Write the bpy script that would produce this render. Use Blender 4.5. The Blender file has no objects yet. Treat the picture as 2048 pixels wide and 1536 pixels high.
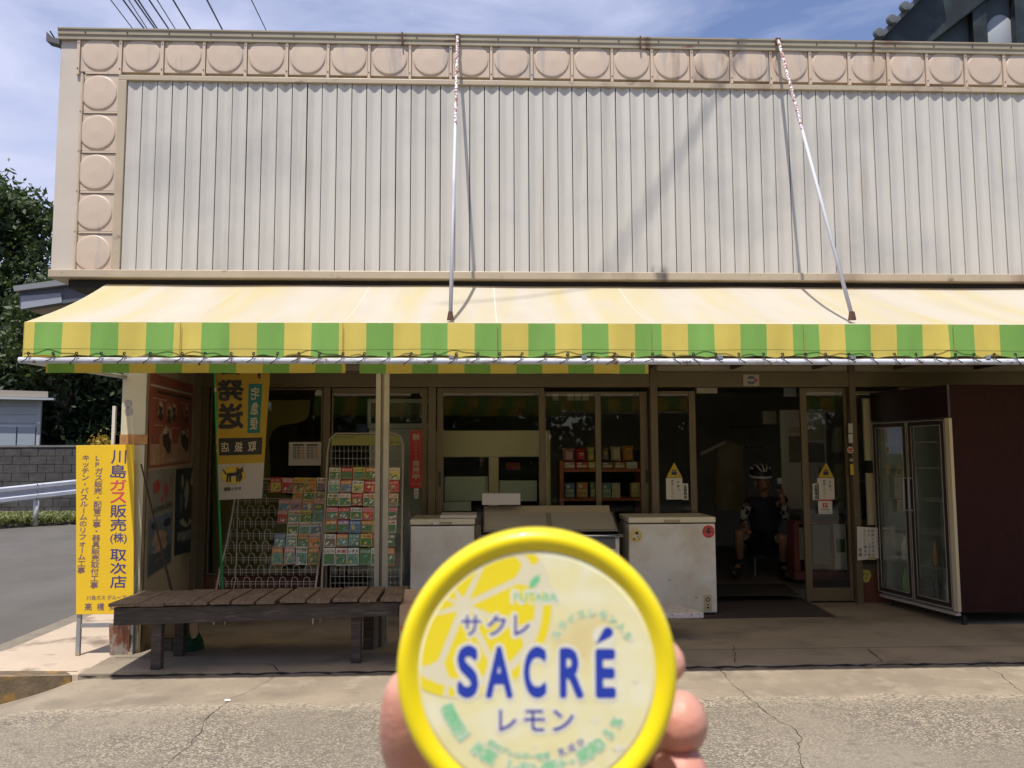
import bpy, bmesh, math, random
import numpy as np
from math import sin, cos, pi, radians, sqrt, atan2
from mathutils import Vector, Matrix, Euler
random.seed(7)
sc = bpy.context.scene
COL = sc.collection

# ------------------------------------------------------------------ camera
F = 1600.0; H = 1.6
PI_, YA, RO = radians(4.97), radians(-2.2285), radians(-0.2066)
fw = Vector((-sin(YA)*cos(PI_), cos(YA)*cos(PI_), sin(PI_)))
rt0 = Vector((cos(YA), sin(YA), 0)); up0 = rt0.cross(fw)
RT = cos(RO)*rt0 + sin(RO)*up0
UP = -sin(RO)*rt0 + cos(RO)*up0
CAMP = Vector((0, 0, H))
cd = bpy.data.cameras.new('camera'); cam = bpy.data.objects.new('camera', cd); COL.objects.link(cam)
mw = Matrix((RT, UP, -fw)).transposed().to_4x4(); mw.translation = CAMP
cam.matrix_world = mw
cd.sensor_width = 36; cd.lens = 36*F/2048; cd.clip_start = .02; cd.clip_end = 2000
cd.dof.use_dof = True; cd.dof.focus_distance = 6.5; cd.dof.aperture_fstop = 16.5
sc.camera = cam

def ray(u, v): return fw + RT*((u-1024)/F) + UP*((768-v)/F)
def at(u, v, Y): d = ray(u, v); return CAMP + d*(Y/d.y)
def gz(u, v, z=0.0): d = ray(u, v); return CAMP + d*((z-H)/d.z)
def hit(u, v, p0, n):
    d = ray(u, v); return CAMP + d*((p0-CAMP).dot(n)/d.dot(n))

# ------------------------------------------------------------------ world and sun
S = Vector((0.125, 0.39, -1.0))           # direction the sunlight travels
w = bpy.data.worlds.new('World'); sc.world = w; w.use_nodes = True
nt = w.node_tree; N = nt.nodes; L = nt.links
bg = N['Background']
sky = N.new('ShaderNodeTexSky'); sky.sky_type = 'NISHITA'; sky.sun_disc = False
sky.sun_elevation = radians(65.6); sky.sun_rotation = atan2(-S.x, -S.y)
sky.air_density = 1.0; sky.dust_density = 0.6; sky.ozone_density = 1.6
tc = N.new('ShaderNodeTexCoord'); mp = N.new('ShaderNodeMapping')
mp.inputs['Scale'].default_value = (1.0, 1.0, 3.0); mp.inputs['Location'].default_value = (1.7, .3, .4)
no = N.new('ShaderNodeTexNoise'); no.inputs['Scale'].default_value = 2.3; no.inputs['Detail'].default_value = 9
no.inputs['Roughness'].default_value = .55; no.inputs['Distortion'].default_value = .5
cr = N.new('ShaderNodeValToRGB'); cr.color_ramp.elements[0].position = .38; cr.color_ramp.elements[1].position = .72
sx = N.new('ShaderNodeSeparateXYZ')
bias = N.new('ShaderNodeMath'); bias.operation = 'MULTIPLY_ADD'; bias.inputs[1].default_value = -.40
mx = N.new('ShaderNodeMixRGB'); mx.inputs[2].default_value = (4.3, 4.6, 6.2, 1)
L.new(tc.outputs['Generated'], mp.inputs['Vector']); L.new(mp.outputs[0], no.inputs['Vector'])
L.new(tc.outputs['Generated'], sx.inputs[0])
L.new(sx.outputs[0], bias.inputs[0]); L.new(no.outputs['Fac'], bias.inputs[2])
L.new(bias.outputs[0], cr.inputs[0]); L.new(cr.outputs[0], mx.inputs[0])
tn = N.new('ShaderNodeMixRGB'); tn.blend_type = 'MULTIPLY'; tn.inputs[0].default_value = 1; tn.inputs[2].default_value = (1.04, .95, 1.04, 1); L.new(sky.outputs[0], tn.inputs[1]); L.new(tn.outputs[0], mx.inputs[1]); L.new(mx.outputs[0], bg.inputs['Color'])
bg.inputs['Strength'].default_value = 0.12
sun = bpy.data.lights.new('sun', 'SUN'); so = bpy.data.objects.new('sun', sun); COL.objects.link(so)
so.location = (-2, -4, 14); so.rotation_euler = S.to_track_quat('-Z', 'Y').to_euler()
sun.energy = 4.2; sun.angle = radians(.53); sun.color = (1, .94, .85)
sc.view_settings.view_transform = 'Standard'; sc.view_settings.look = 'None'
sc.view_settings.gamma = 1; sc.view_settings.use_curve_mapping = False; sc.view_settings.exposure = 0.36
cy = sc.cycles; cy.max_bounces = 7; cy.transparent_max_bounces = 14; cy.caustics_reflective = False; cy.caustics_refractive = False

# ------------------------------------------------------------------ materials
def lin(c):
    c = c/255.0
    return c/12.92 if c <= .04045 else ((c+.055)/1.055)**2.4
def rgb(r, g, b): return (lin(r), lin(g), lin(b))
MATS = {}
def M(name, col, rough=.6, metal=0., nz=None, bump=None, spec=.5, trans=None, layers=(), coat=0):
    """nz=(scale, amount[, stretch xyz]) value variation; layers = [(colour, scale, stretch, lo, hi, detail)] wear patches."""
    if name in MATS: return MATS[name]
    m = bpy.data.materials.new(name); m.use_nodes = True; t = m.node_tree; n = t.nodes; l = t.links
    p = n['Principled BSDF']; p.inputs['Base Color'].default_value = (*col, 1)
    p.inputs['Roughness'].default_value = rough; p.inputs['Metallic'].default_value = metal
    p.inputs['Specular IOR Level'].default_value = spec; p.inputs['Coat Weight'].default_value = coat
    geo = n.new('ShaderNodeNewGeometry')
    def tex(scale, stretch, detail=6):
        mp = n.new('ShaderNodeMapping'); mp.inputs['Scale'].default_value = stretch
        l.new(geo.outputs['Position'], mp.inputs['Vector'])
        x = n.new('ShaderNodeTexNoise'); x.inputs['Scale'].default_value = scale; x.inputs['Detail'].default_value = detail
        x.inputs['Roughness'].default_value = .6
        l.new(mp.outputs[0], x.inputs['Vector']); return x.outputs['Fac']
    cur = None
    if nz:
        sc_, am = nz[0], nz[1]; st = nz[2] if len(nz) > 2 else (1, 1, 1)
        f = tex(sc_, st)
        r = n.new('ShaderNodeMapRange'); r.inputs[1].default_value = .3; r.inputs[2].default_value = .7
        r.inputs[3].default_value = 1-am; r.inputs[4].default_value = 1+am; l.new(f, r.inputs[0])
        v = n.new('ShaderNodeVectorMath'); v.operation = 'SCALE'; v.inputs[0].default_value = col
        l.new(r.outputs[0], v.inputs['Scale']); cur = v.outputs[0]
    for (c2, s2, st2, lo, hi, *d2) in layers:
        f = tex(s2, st2, d2[0] if d2 else 6)
        r = n.new('ShaderNodeMapRange'); r.inputs[1].default_value = lo; r.inputs[2].default_value = hi; l.new(f, r.inputs[0])
        q = n.new('ShaderNodeMixRGB'); q.inputs[2].default_value = (*c2, 1)
        l.new(r.outputs[0], q.inputs[0])
        if cur is None: q.inputs[1].default_value = (*col, 1)
        else: l.new(cur, q.inputs[1])
        cur = q.outputs[0]
    if cur is not None: l.new(cur, p.inputs['Base Color'])
    if bump:
        f = tex(bump[0], bump[2] if len(bump) > 2 else (1, 1, 1), 5)
        b = n.new('ShaderNodeBump'); b.inputs['Strength'].default_value = bump[1]; b.inputs['Distance'].default_value = .01
        l.new(f, b.inputs['Height']); l.new(b.outputs[0], p.inputs['Normal'])
    if trans:
        tr = n.new('ShaderNodeBsdfTranslucent'); tr.inputs[0].default_value = (*trans[0], 1)
        ms = n.new('ShaderNodeMixShader'); ms.inputs[0].default_value = trans[1]
        l.new(p.outputs[0], ms.inputs[1]); l.new(tr.outputs[0], ms.inputs[2]); l.new(ms.outputs[0], n['Material Output'].inputs[0])
    m.diffuse_color = (*col, 1); MATS[name] = m; return m

def glassM(name, tint=(.82, .84, .82), refl=1.0, milk=0.0):
    m = bpy.data.materials.new(name); m.use_nodes = True; t = m.node_tree; n = t.nodes; l = t.links
    n.remove(n['Principled BSDF'])
    tr = n.new('ShaderNodeBsdfTransparent'); tr.inputs[0].default_value = (*tint, 1)
    gl = n.new('ShaderNodeBsdfGlossy'); gl.inputs['Roughness'].default_value = .015
    fr = n.new('ShaderNodeFresnel'); fr.inputs[0].default_value = 1.5
    mu = n.new('ShaderNodeMath'); mu.operation = 'MULTIPLY'; mu.inputs[1].default_value = refl
    geo = n.new('ShaderNodeNewGeometry')
    nz = n.new('ShaderNodeTexNoise'); nz.inputs['Scale'].default_value = 1.2
    l.new(geo.outputs['Position'], nz.inputs['Vector'])
    b = n.new('ShaderNodeBump'); b.inputs['Strength'].default_value = .03; l.new(nz.outputs['Fac'], b.inputs['Height'])
    l.new(b.outputs[0], gl.inputs['Normal'])
    ms = n.new('ShaderNodeMixShader'); l.new(fr.outputs[0], mu.inputs[0]); l.new(mu.outputs[0], ms.inputs[0])
    l.new(tr.outputs[0], ms.inputs[1]); l.new(gl.outputs[0], ms.inputs[2]); out = ms.outputs[0]
    if milk:
        df = n.new('ShaderNodeBsdfDiffuse'); df.inputs[0].default_value = (.55, .60, .55, 1); m3 = n.new('ShaderNodeMixShader'); m3.inputs[0].default_value = milk
        mpg = n.new('ShaderNodeMapping'); mpg.inputs['Scale'].default_value = (3, 3, .3); l.new(geo.outputs['Position'], mpg.inputs[0]); ng = n.new('ShaderNodeTexNoise'); ng.inputs['Scale'].default_value = 3; l.new(mpg.outputs[0], ng.inputs['Vector'])
        rg = n.new('ShaderNodeMapRange'); rg.inputs[1].default_value = .35; rg.inputs[2].default_value = .7; rg.inputs[3].default_value = milk*.4; rg.inputs[4].default_value = milk*1.6; l.new(ng.outputs['Fac'], rg.inputs[0]); l.new(rg.outputs[0], m3.inputs[0])
        l.new(out, m3.inputs[1]); l.new(df.outputs[0], m3.inputs[2]); out = m3.outputs[0]
    l.new(out, n['Material Output'].inputs[0])
    return m
GLASS = glassM('window_glass', (.92, .94, .92), .75)
GLASS2 = glassM('fridge_glass', (.92, .95, .92), .3, .07)

RUST = rgb(120, 62, 32)
siding = M('coated_siding', (.56, .535, .48), .42, nz=(3, .05, (6, 1, .35)), spec=.5,
    layers=[((.38, .33, .27), 2.2, (3, 1, .25), .60, .85), ((.40, .385, .36), 1.1, (1, 1, 1), .5, .8)])
beige = M('beige_enamel', (.60, .48, .37), .38, nz=(2.5, .05), spec=.5,
    layers=[((.40, .36, .34), 2.4, (5, 1, .6), .56, .74), ((.26, .15, .08), 2.0, (9, 1, .35), .70, .86)])
beige2 = M('beige_trim', (.46, .38, .27), .4, nz=(6, .06), layers=[((.20, .13, .08), 5, (1.5, 1, 2), .62, .75)])
capm = M('roof_cap_metal', (.33, .29, .21), .45, nz=(4, .12), layers=[((.22, .08, .04), 3, (1, 1, 6), .64, .72)])
sidewall = M('painted_side_panel', (.58, .51, .43), .5, nz=(3, .05), layers=[((.33, .28, .24), 3, (1, 1, .5), .6, .8)])
whitepole = M('chalky_white_paint', (.60, .60, .64), .5, nz=(14, .08), layers=[(RUST, 22, (1, 1, .5), .62, .70)])
# rust that gathers on the upper third of the stay rods
def rustpole():
    m = bpy.data.materials.new('rusting_white_paint'); m.use_nodes = True; t = m.node_tree; n = t.nodes; l = t.links
    p = n['Principled BSDF']; p.inputs['Roughness'].default_value = .6
    geo = n.new('ShaderNodeNewGeometry'); s = n.new('ShaderNodeSeparateXYZ'); l.new(geo.outputs['Position'], s.inputs[0])
    x = n.new('ShaderNodeTexNoise'); x.inputs['Scale'].default_value = 60; x.inputs['Detail'].default_value = 6; l.new(geo.outputs['Position'], x.inputs['Vector'])
    mr = n.new('ShaderNodeMapRange'); mr.inputs[1].default_value = 3.9; mr.inputs[2].default_value = 4.2; mr.inputs[3].default_value = -.35; mr.inputs[4].default_value = .03; l.new(s.outputs[2], mr.inputs[0])
    a = n.new('ShaderNodeMath'); a.operation = 'ADD'; l.new(mr.outputs[0], a.inputs[0]); l.new(x.outputs['Fac'], a.inputs[1])
    r = n.new('ShaderNodeMapRange'); r.inputs[1].default_value = .50; r.inputs[2].default_value = .58; l.new(a.outputs[0], r.inputs[0])
    q = n.new('ShaderNodeMixRGB'); q.inputs[1].default_value = (.60, .60, .64, 1); q.inputs[2].default_value = (*RUST, 1); l.new(r.outputs[0], q.inputs[0]); l.new(q.outputs[0], p.inputs['Base Color'])
    return m
rodm = rustpole()
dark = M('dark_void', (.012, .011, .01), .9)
jointd = M('dark_joint', (.03, .027, .024), .9)
bronze = M('bronze_aluminium', (.155, .122, .072), .42, metal=.25, nz=(5, .08))
bronzeL = M('weathered_bronze_beam', (.17, .135, .075), .5, metal=.1, nz=(3, .1))
postm = M('cream_steel_post', (.33, .30, .23), .5, nz=(9, .1), layers=[((.12, .10, .07), 6, (1, 1, .3), .6, .75)])
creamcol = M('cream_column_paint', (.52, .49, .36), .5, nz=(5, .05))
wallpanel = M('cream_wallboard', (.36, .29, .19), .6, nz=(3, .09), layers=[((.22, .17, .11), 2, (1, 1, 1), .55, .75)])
ceilm = M('porch_ceiling_board', (.42, .36, .27), .7, nz=(2, .1))
brick_red = M('red_brown_panel', (.13, .045, .028), .6, nz=(9, .12))
interior = M('shop_interior_wall', (.27, .24, .19), .8, nz=(2, .15))
intfloor = M('shop_interior_floor', (.13, .11, .085), .6, nz=(4, .15))
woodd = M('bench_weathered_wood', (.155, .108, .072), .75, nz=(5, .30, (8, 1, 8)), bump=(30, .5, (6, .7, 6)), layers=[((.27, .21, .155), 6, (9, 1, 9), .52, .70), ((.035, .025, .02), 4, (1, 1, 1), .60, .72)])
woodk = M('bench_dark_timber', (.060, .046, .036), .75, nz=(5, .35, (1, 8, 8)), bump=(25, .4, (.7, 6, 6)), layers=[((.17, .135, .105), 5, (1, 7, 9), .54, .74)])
whitee = M('white_enamel', (.70, .70, .66), .4, nz=(2, .03), layers=[((.50, .42, .30), 1.6, (1, 1, 1), .50, .76), ((.20, .12, .06), 7, (1, 1, 2), .72, .78)])
whitee2 = M('yellowed_enamel', (.66, .62, .49), .35, nz=(2, .05))
chrome = M('chrome_trim', (.7, .72, .78), .22, metal=1)
galv = M('galvanised_steel', (.42, .44, .46), .42, metal=.7, nz=(12, .1))
black = M('black_plastic', (.015, .015, .015), .5)
paper = M('white_paper', (.62, .60, .56), .8, nz=(10, .03))
card = M('brown_cardboard', (.40, .28, .17), .85, nz=(5, .07))
inkk = M('black_ink', (.02, .02, .02), .7)
inkr = M('red_ink', (.55, .035, .03), .6)
inkb = M('indigo_ink', (.055, .05, .20), .6)
inkp = M('faded_pink_ink', (.62, .06, .09), .6)
inkg = M('green_ink', (.05, .28, .10), .6)
inko = M('orange_ink', (.62, .22, .04), .6)
inky = M('yellow_ink', (.66, .50, .05), .6)
signy = M('yellow_sign_enamel', (.76, .50, .025), .42, nz=(2, .03))
wirew = M('white_coated_wire', (.50, .47, .41), .45)
greenp = M('green_plastic_pole', (.02, .30, .10), .35)
maroon = M('maroon_vinyl', (.024, .006, .006), .75, nz=(30, .2), spec=.2, layers=[((.034, .010, .010), 1.5, (1, 1, .4), .5, .75)])
skin = M('hand_skin', (.60, .31, .23), .42, nz=(60, .10), bump=(260, .16), layers=[((.62, .25, .19), 28, (1, 1, 1), .48, .66)])
skin.node_tree.nodes['Principled BSDF'].inputs['Subsurface Weight'].default_value = .18
skin.node_tree.nodes['Principled BSDF'].inputs['Subsurface Radius'].default_value = (.008, .003, .0015)
skin.node_tree.nodes['Principled BSDF'].inputs['Subsurface Scale'].default_value = 1.0
skin2 = M('tanned_skin', (.30, .16, .11), .5)

def stain(m, col, xw, zw=None, scale=9, st=(1, 1, .2), lo=.45, hi=.62, soft=.04):
    """wear confined to a range of x (and z): rust runs, soot, drip marks"""
    t = m.node_tree; n = t.nodes; l = t.links; p = n['Principled BSDF']; bc = p.inputs['Base Color']
    geo = n.new('ShaderNodeNewGeometry'); sx_ = n.new('ShaderNodeSeparateXYZ'); l.new(geo.outputs['Position'], sx_.inputs[0])
    mp_ = n.new('ShaderNodeMapping'); mp_.inputs['Scale'].default_value = st; l.new(geo.outputs['Position'], mp_.inputs[0])
    x = n.new('ShaderNodeTexNoise'); x.inputs['Scale'].default_value = scale; x.inputs['Detail'].default_value = 5; l.new(mp_.outputs[0], x.inputs['Vector'])
    def mr(f, a, b):
        r = n.new('ShaderNodeMapRange'); r.inputs[1].default_value = a; r.inputs[2].default_value = b; l.new(f, r.inputs[0]); return r.outputs[0]
    def mul(a, b):
        q = n.new('ShaderNodeMath'); q.operation = 'MULTIPLY'; l.new(a, q.inputs[0]); l.new(b, q.inputs[1]); return q.outputs[0]
    f = mul(mr(sx_.outputs[0], xw[0]-soft, xw[0]+soft), mr(sx_.outputs[0], xw[1]+soft, xw[1]-soft))
    if zw: f = mul(f, mul(mr(sx_.outputs[2], zw[0]-.12, zw[0]+.05), mr(sx_.outputs[2], zw[1]+.03, zw[1]-.03)))
    f = mul(f, mr(x.outputs['Fac'], lo, hi))
    q = n.new('ShaderNodeMixRGB'); q.inputs[2].default_value = (*col, 1); l.new(f, q.inputs[0])
    if bc.links: l.new(bc.links[0].from_socket, q.inputs[1])
    else: q.inputs[1].default_value = bc.default_value
    l.new(q.outputs[0], bc)
fx = lambda u: at(u, 120, 6.5).x
stain(beige, (.26, .12, .05), (fx(1738), fx(1747)), scale=9, lo=.36, hi=.72, soft=.022)
stain(beige, (.42, .30, .18), (fx(1746), fx(1772)), scale=4, lo=.4, hi=.6, soft=.03)
stain(beige, (.33, .24, .19), (fx(1305), fx(1560)), scale=11, st=(1, 1, .12), lo=.52, hi=.66)
stain(beige, (.34, .26, .22), (fx(780), fx(812)), scale=11, st=(1, 1, .12), lo=.46, hi=.62, soft=.02)
stain(beige, (.62, .52, .42), (fx(1800), fx(1850)), scale=14, st=(1, 1, .3), lo=.55, hi=.62)
stain(capm, (.20, .07, .03), (fx(1760), fx(1815)), scale=7, st=(.3, 1, 3), lo=.45, hi=.58)
stain(capm, (.14, .07, .04), (fx(1275), fx(1300)), scale=9, lo=.4, hi=.6, soft=.02)
stain(capm, (.07, .05, .04), (fx(795), fx(812)), scale=9, lo=.35, hi=.55, soft=.02)
stain(beige2, (.10, .08, .07), (at(1305, 548, 6.5).x, at(1333, 548, 6.5).x), zw=(3.0, 3.2), scale=12, lo=.3, hi=.55, soft=.02)
stain(siding, (.20, .18, .16), (at(1303, 548, 6.5).x, at(1335, 548, 6.5).x), zw=(3.0, 3.14), scale=12, lo=.35, hi=.6, soft=.03)
stain(beige2, (.30, .22, .15), (fx(1200), fx(2100)), scale=4, st=(1, 1, .3), lo=.52, hi=.7)

# ------------------------------------------------------------------ mesh helpers
class MB:
    def __init__(s): s.v = []; s.f = []; s.m = []
    def add(s, vs, fs, mi=0):
        b = len(s.v); s.v += [Vector(p) for p in vs]; s.f += [tuple(i+b for i in f) for f in fs]; s.m += [mi]*len(fs); return s
    def box(s, x0, x1, y0, y1, z0, z1, mi=0):
        if x0 > x1: x0, x1 = x1, x0
        if y0 > y1: y0, y1 = y1, y0
        if z0 > z1: z0, z1 = z1, z0
        return s.add([(x, y, z) for z in (z0, z1) for y in (y0, y1) for x in (x0, x1)],
            [(0, 2, 3, 1), (4, 5, 7, 6), (0, 1, 5, 4), (2, 6, 7, 3), (0, 4, 6, 2), (1, 3, 7, 5)], mi)
    def prism(s, poly, d, mi=0):          # poly: list of 3D pts, extruded by vector d
        n = len(poly); d = Vector(d); P = [Vector(p) for p in poly]
        return s.add(P+[p+d for p in P], [tuple(range(n)), tuple(range(2*n-1, n-1, -1))]+[(i, i+n, (i+1) % n+n, (i+1) % n) for i in range(n)], mi)
    def tube(s, path, r, seg=8, mi=0, cap=True):
        P = [Vector(p) for p in path]; rr = r if isinstance(r, (list, tuple)) else [r]*len(P); vs = []; fs = []
        t0 = (P[1]-P[0]).normalized(); a = t0.orthogonal().normalized()
        for i, p in enumerate(P):
            t = ((P[min(i+1, len(P)-1)]-P[i]).normalized()+(P[i]-P[max(i-1, 0)]).normalized())
            t = t.normalized() if t.length > 1e-9 else t0
            a = (a-t*a.dot(t)).normalized(); b = t.cross(a)
            vs += [p+(a*cos(2*pi*k/seg)+b*sin(2*pi*k/seg))*rr[i] for k in range(seg)]
        for i in range(len(P)-1):
            for k in range(seg): fs.append((i*seg+k, i*seg+(k+1) % seg, (i+1)*seg+(k+1) % seg, (i+1)*seg+k))
        if cap: fs += [tuple(range(seg-1, -1, -1)), tuple(range((len(P)-1)*seg, len(P)*seg))]
        return s.add(vs, fs, mi)
    def quad(s, a, b, c, d, mi=0): return s.add([a, b, c, d], [(0, 1, 2, 3)], mi)
    def lathe(s, prof, o, ax, xx, seg=32, mi=0, close=False):   # prof: (r, h)
        o = Vector(o); ax = Vector(ax).normalized(); xx = Vector(xx).normalized(); yy = ax.cross(xx); vs = []; fs = []
        for r, h in prof: vs += [o+ax*h+(xx*cos(2*pi*k/seg)+yy*sin(2*pi*k/seg))*r for k in range(seg)]
        n = len(prof)
        for i in range(n-1 if not close else n):
            j = (i+1) % n
            for k in range(seg): fs.append((i*seg+k, i*seg+(k+1) % seg, j*seg+(k+1) % seg, j*seg+k))
        return s.add(vs, fs, mi)
    def mesh(s, name, mats, org=Vector((0, 0, 0)), smooth=False):
        me = bpy.data.meshes.new(name); me.from_pydata([tuple(v-org) for v in s.v], [], s.f)
        for m in (mats if isinstance(mats, (list, tuple)) else [mats]): me.materials.append(m)
        me.polygons.foreach_set('material_index', s.m)
        if smooth: me.polygons.foreach_set('use_smooth', [True]*len(s.f))
        me.update(); return me
    def build(s, name, mats, parent=None, smooth=False, bevel=0, **tagk):
        org = root_of(parent).location if parent else (Vector(tagk.pop('loc')) if 'loc' in tagk else s.base())
        org = Vector(org); me = s.mesh(name, mats, org, smooth)
        o = bpy.data.objects.new(name, me); COL.objects.link(o)
        if parent: o.parent = parent
        else: o.location = org
        if bevel:
            b = o.modifiers.new('bevel', 'BEVEL'); b.width = bevel; b.segments = 2; b.limit_method = 'ANGLE'
        if tagk: tag(o, **tagk)
        return o
    def base(s):
        a = np.array([tuple(v) for v in s.v]); return Vector(((a[:, 0].min()+a[:, 0].max())/2, (a[:, 1].min()+a[:, 1].max())/2, a[:, 2].min()))
def root_of(o):
    while o.parent: o = o.parent
    return o
def tag(o, label=None, cat=None, group=None, kind=None):
    if label: o['label'] = label
    if cat: o['category'] = cat
    if group: o['group'] = group
    if kind: o['kind'] = kind
    return o
def thing(name, label, cat, loc, group=None):
    o = bpy.data.objects.new(name, None); COL.objects.link(o); o.location = Vector(loc); o.empty_display_size = .1
    return tag(o, label, cat, group)
def structure(mb, name, mats, **k): return mb.build(name, mats, kind='structure', loc=(0, 0, 0), **k)

# text ----------------------------------------------------------------
_tc = {}
def glyph(body, off=0.0):
    """outline fill of the text; off > 0 thickens the strokes with shifted copies on layers k"""
    key = (body, off)
    if key in _tc: return _tc[key]
    c = bpy.data.curves.new('lettering', 'FONT'); c.body = body; c.resolution_u = 5 if body.isascii() else 2
    o = bpy.data.objects.new('lettering', c); COL.objects.link(o)
    dg = bpy.context.evaluated_depsgraph_get(); m = bpy.data.meshes.new_from_object(o.evaluated_get(dg))
    v0 = [tuple(v.co)[:2] for v in m.vertices]; f0 = [tuple(p.vertices) for p in m.polygons]
    bpy.data.objects.remove(o); bpy.data.curves.remove(c); bpy.data.meshes.remove(m)
    n_ = 1 if off <= 0 else (5 if off < .03 else 9)
    vs = []; fs = []
    for k in range(n_):
        dx, dy = (0, 0) if k == 0 else (off*cos(2*pi*k/(n_-1)+.78), off*sin(2*pi*k/(n_-1)+.78))
        b = len(vs); vs += [(x+dx, y+dy, k) for x, y in v0]; fs += [tuple(i+b for i in f) for f in f0]
    _tc[key] = (vs, fs); return _tc[key]
EPS = 4e-5
def put(mb, body, fn, mi=0, off=0.0):
    vs, fs = glyph(body, off); mb.add([fn(x, y, k) for x, y, k in vs], fs, mi)
def fit(mb, body, o, X, Y, w, h, mi=0, off=0.0, eps=EPS):
    """glyphs stretched to fill the rectangle with lower-left corner o, unit axes X, Y, size w x h"""
    vs, fs = glyph(body, off); Nn = X.cross(Y).normalized()
    xs = [a for a, b, k in vs]; ys = [b for a, b, k in vs]; x0, x1, y0, y1 = min(xs), max(xs), min(ys), max(ys)
    dx = max(x1-x0, 1e-6); dy = max(y1-y0, 1e-6)
    mb.add([o+X*((a-x0)/dx*w)+Y*((b-y0)/dy*h)+Nn*(k*eps) for a, b, k in vs], fs, mi)
def vtext(mb, chars, o, X, Y, size, pitch, mi=0, off=0.0, wide=1.0):
    """vertical text: o = top centre"""
    Nn = X.cross(Y).normalized()
    for i, ch in enumerate(chars):
        c = o-Y*(pitch*(i+.5))
        r = ch in 'ー()'
        def fn(a, b, k):
            a -= .5; b -= .37
            if r: a, b = b, -a
            return c+X*(a*size*wide)+Y*(b*size)+Nn*(k*EPS)
        if ch != ' ': put(mb, ch, fn, mi, off)
XX = Vector((1, 0, 0)); ZZ = Vector((0, 0, 1)); YY = Vector((0, 1, 0))
def fitpx(mb, body, u0, v0, u1, v1, Y, mi=0, off=0.0):
    a = at(u0, v1, Y); b = at(u1, v0, Y); fit(mb, body, Vector((a.x, Y, a.z)), XX, ZZ, b.x-a.x, b.z-a.z, mi, off)
def vtpx(mb, chars, u, v0, v1, Y, mi=0, off=0.0, k=.95, wide=1.0):
    a = at(u, v0, Y); b = at(u, v1, Y); p = (a.z-b.z)/len(chars); vtext(mb, chars, a, XX, ZZ, p*k, p, mi, off, wide)
def rect(mb, u0, v0, u1, v1, Y, mi=0, t=0.0):
    a = at(u0, v1, Y); b = at(u1, v0, Y)
    if t: mb.box(a.x, b.x, Y, Y+t, a.z, b.z, mi)
    else: mb.quad((a.x, Y, a.z), (b.x, Y, a.z), (b.x, Y, b.z), (a.x, Y, b.z), mi)
    return mb
def skinned(name, pts, edges, rad, mat, parent=None, sub=2, root=0, **k):
    org = Vector(root_of(parent).location) if parent else Vector((0, 0, 0))
    me = bpy.data.meshes.new(name); me.from_pydata([tuple(Vector(p)-org) for p in pts], edges, [])
    o = bpy.data.objects.new(name, me); COL.objects.link(o)
    sk = o.modifiers.new('skin', 'SKIN'); sk.use_smooth_shade = True
    for i, r in enumerate(rad):
        d = me.skin_vertices[0].data[i]; d.radius = (r, r) if not isinstance(r, tuple) else r; d.use_root = (i == root)
    o.modifiers.new('sub', 'SUBSURF').levels = sub
    bpy.context.view_layer.update()
    dg = bpy.context.evaluated_depsgraph_get(); m2 = bpy.data.meshes.new_from_object(o.evaluated_get(dg))
    o.modifiers.clear(); o.data = m2; bpy.data.meshes.remove(me)
    m2.materials.clear(); m2.materials.append(mat)
    m2.polygons.foreach_set('use_smooth', [True]*len(m2.polygons)); o.name = name
    if parent: o.parent = parent
    if k: tag(o, **k)
    return o
def dup(o, parent=None, off=None, mats=None):
    c = o.copy(); COL.objects.link(c); c.parent = parent
    if off is not None: c.location = o.location+Vector(off)
    return c

YD = 8.58                                  # plane of the shop front
def DX(u): return at(u, 900, YD).x
def DZ(v, Y=YD, u=1024): return at(u, v, Y).z

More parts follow.
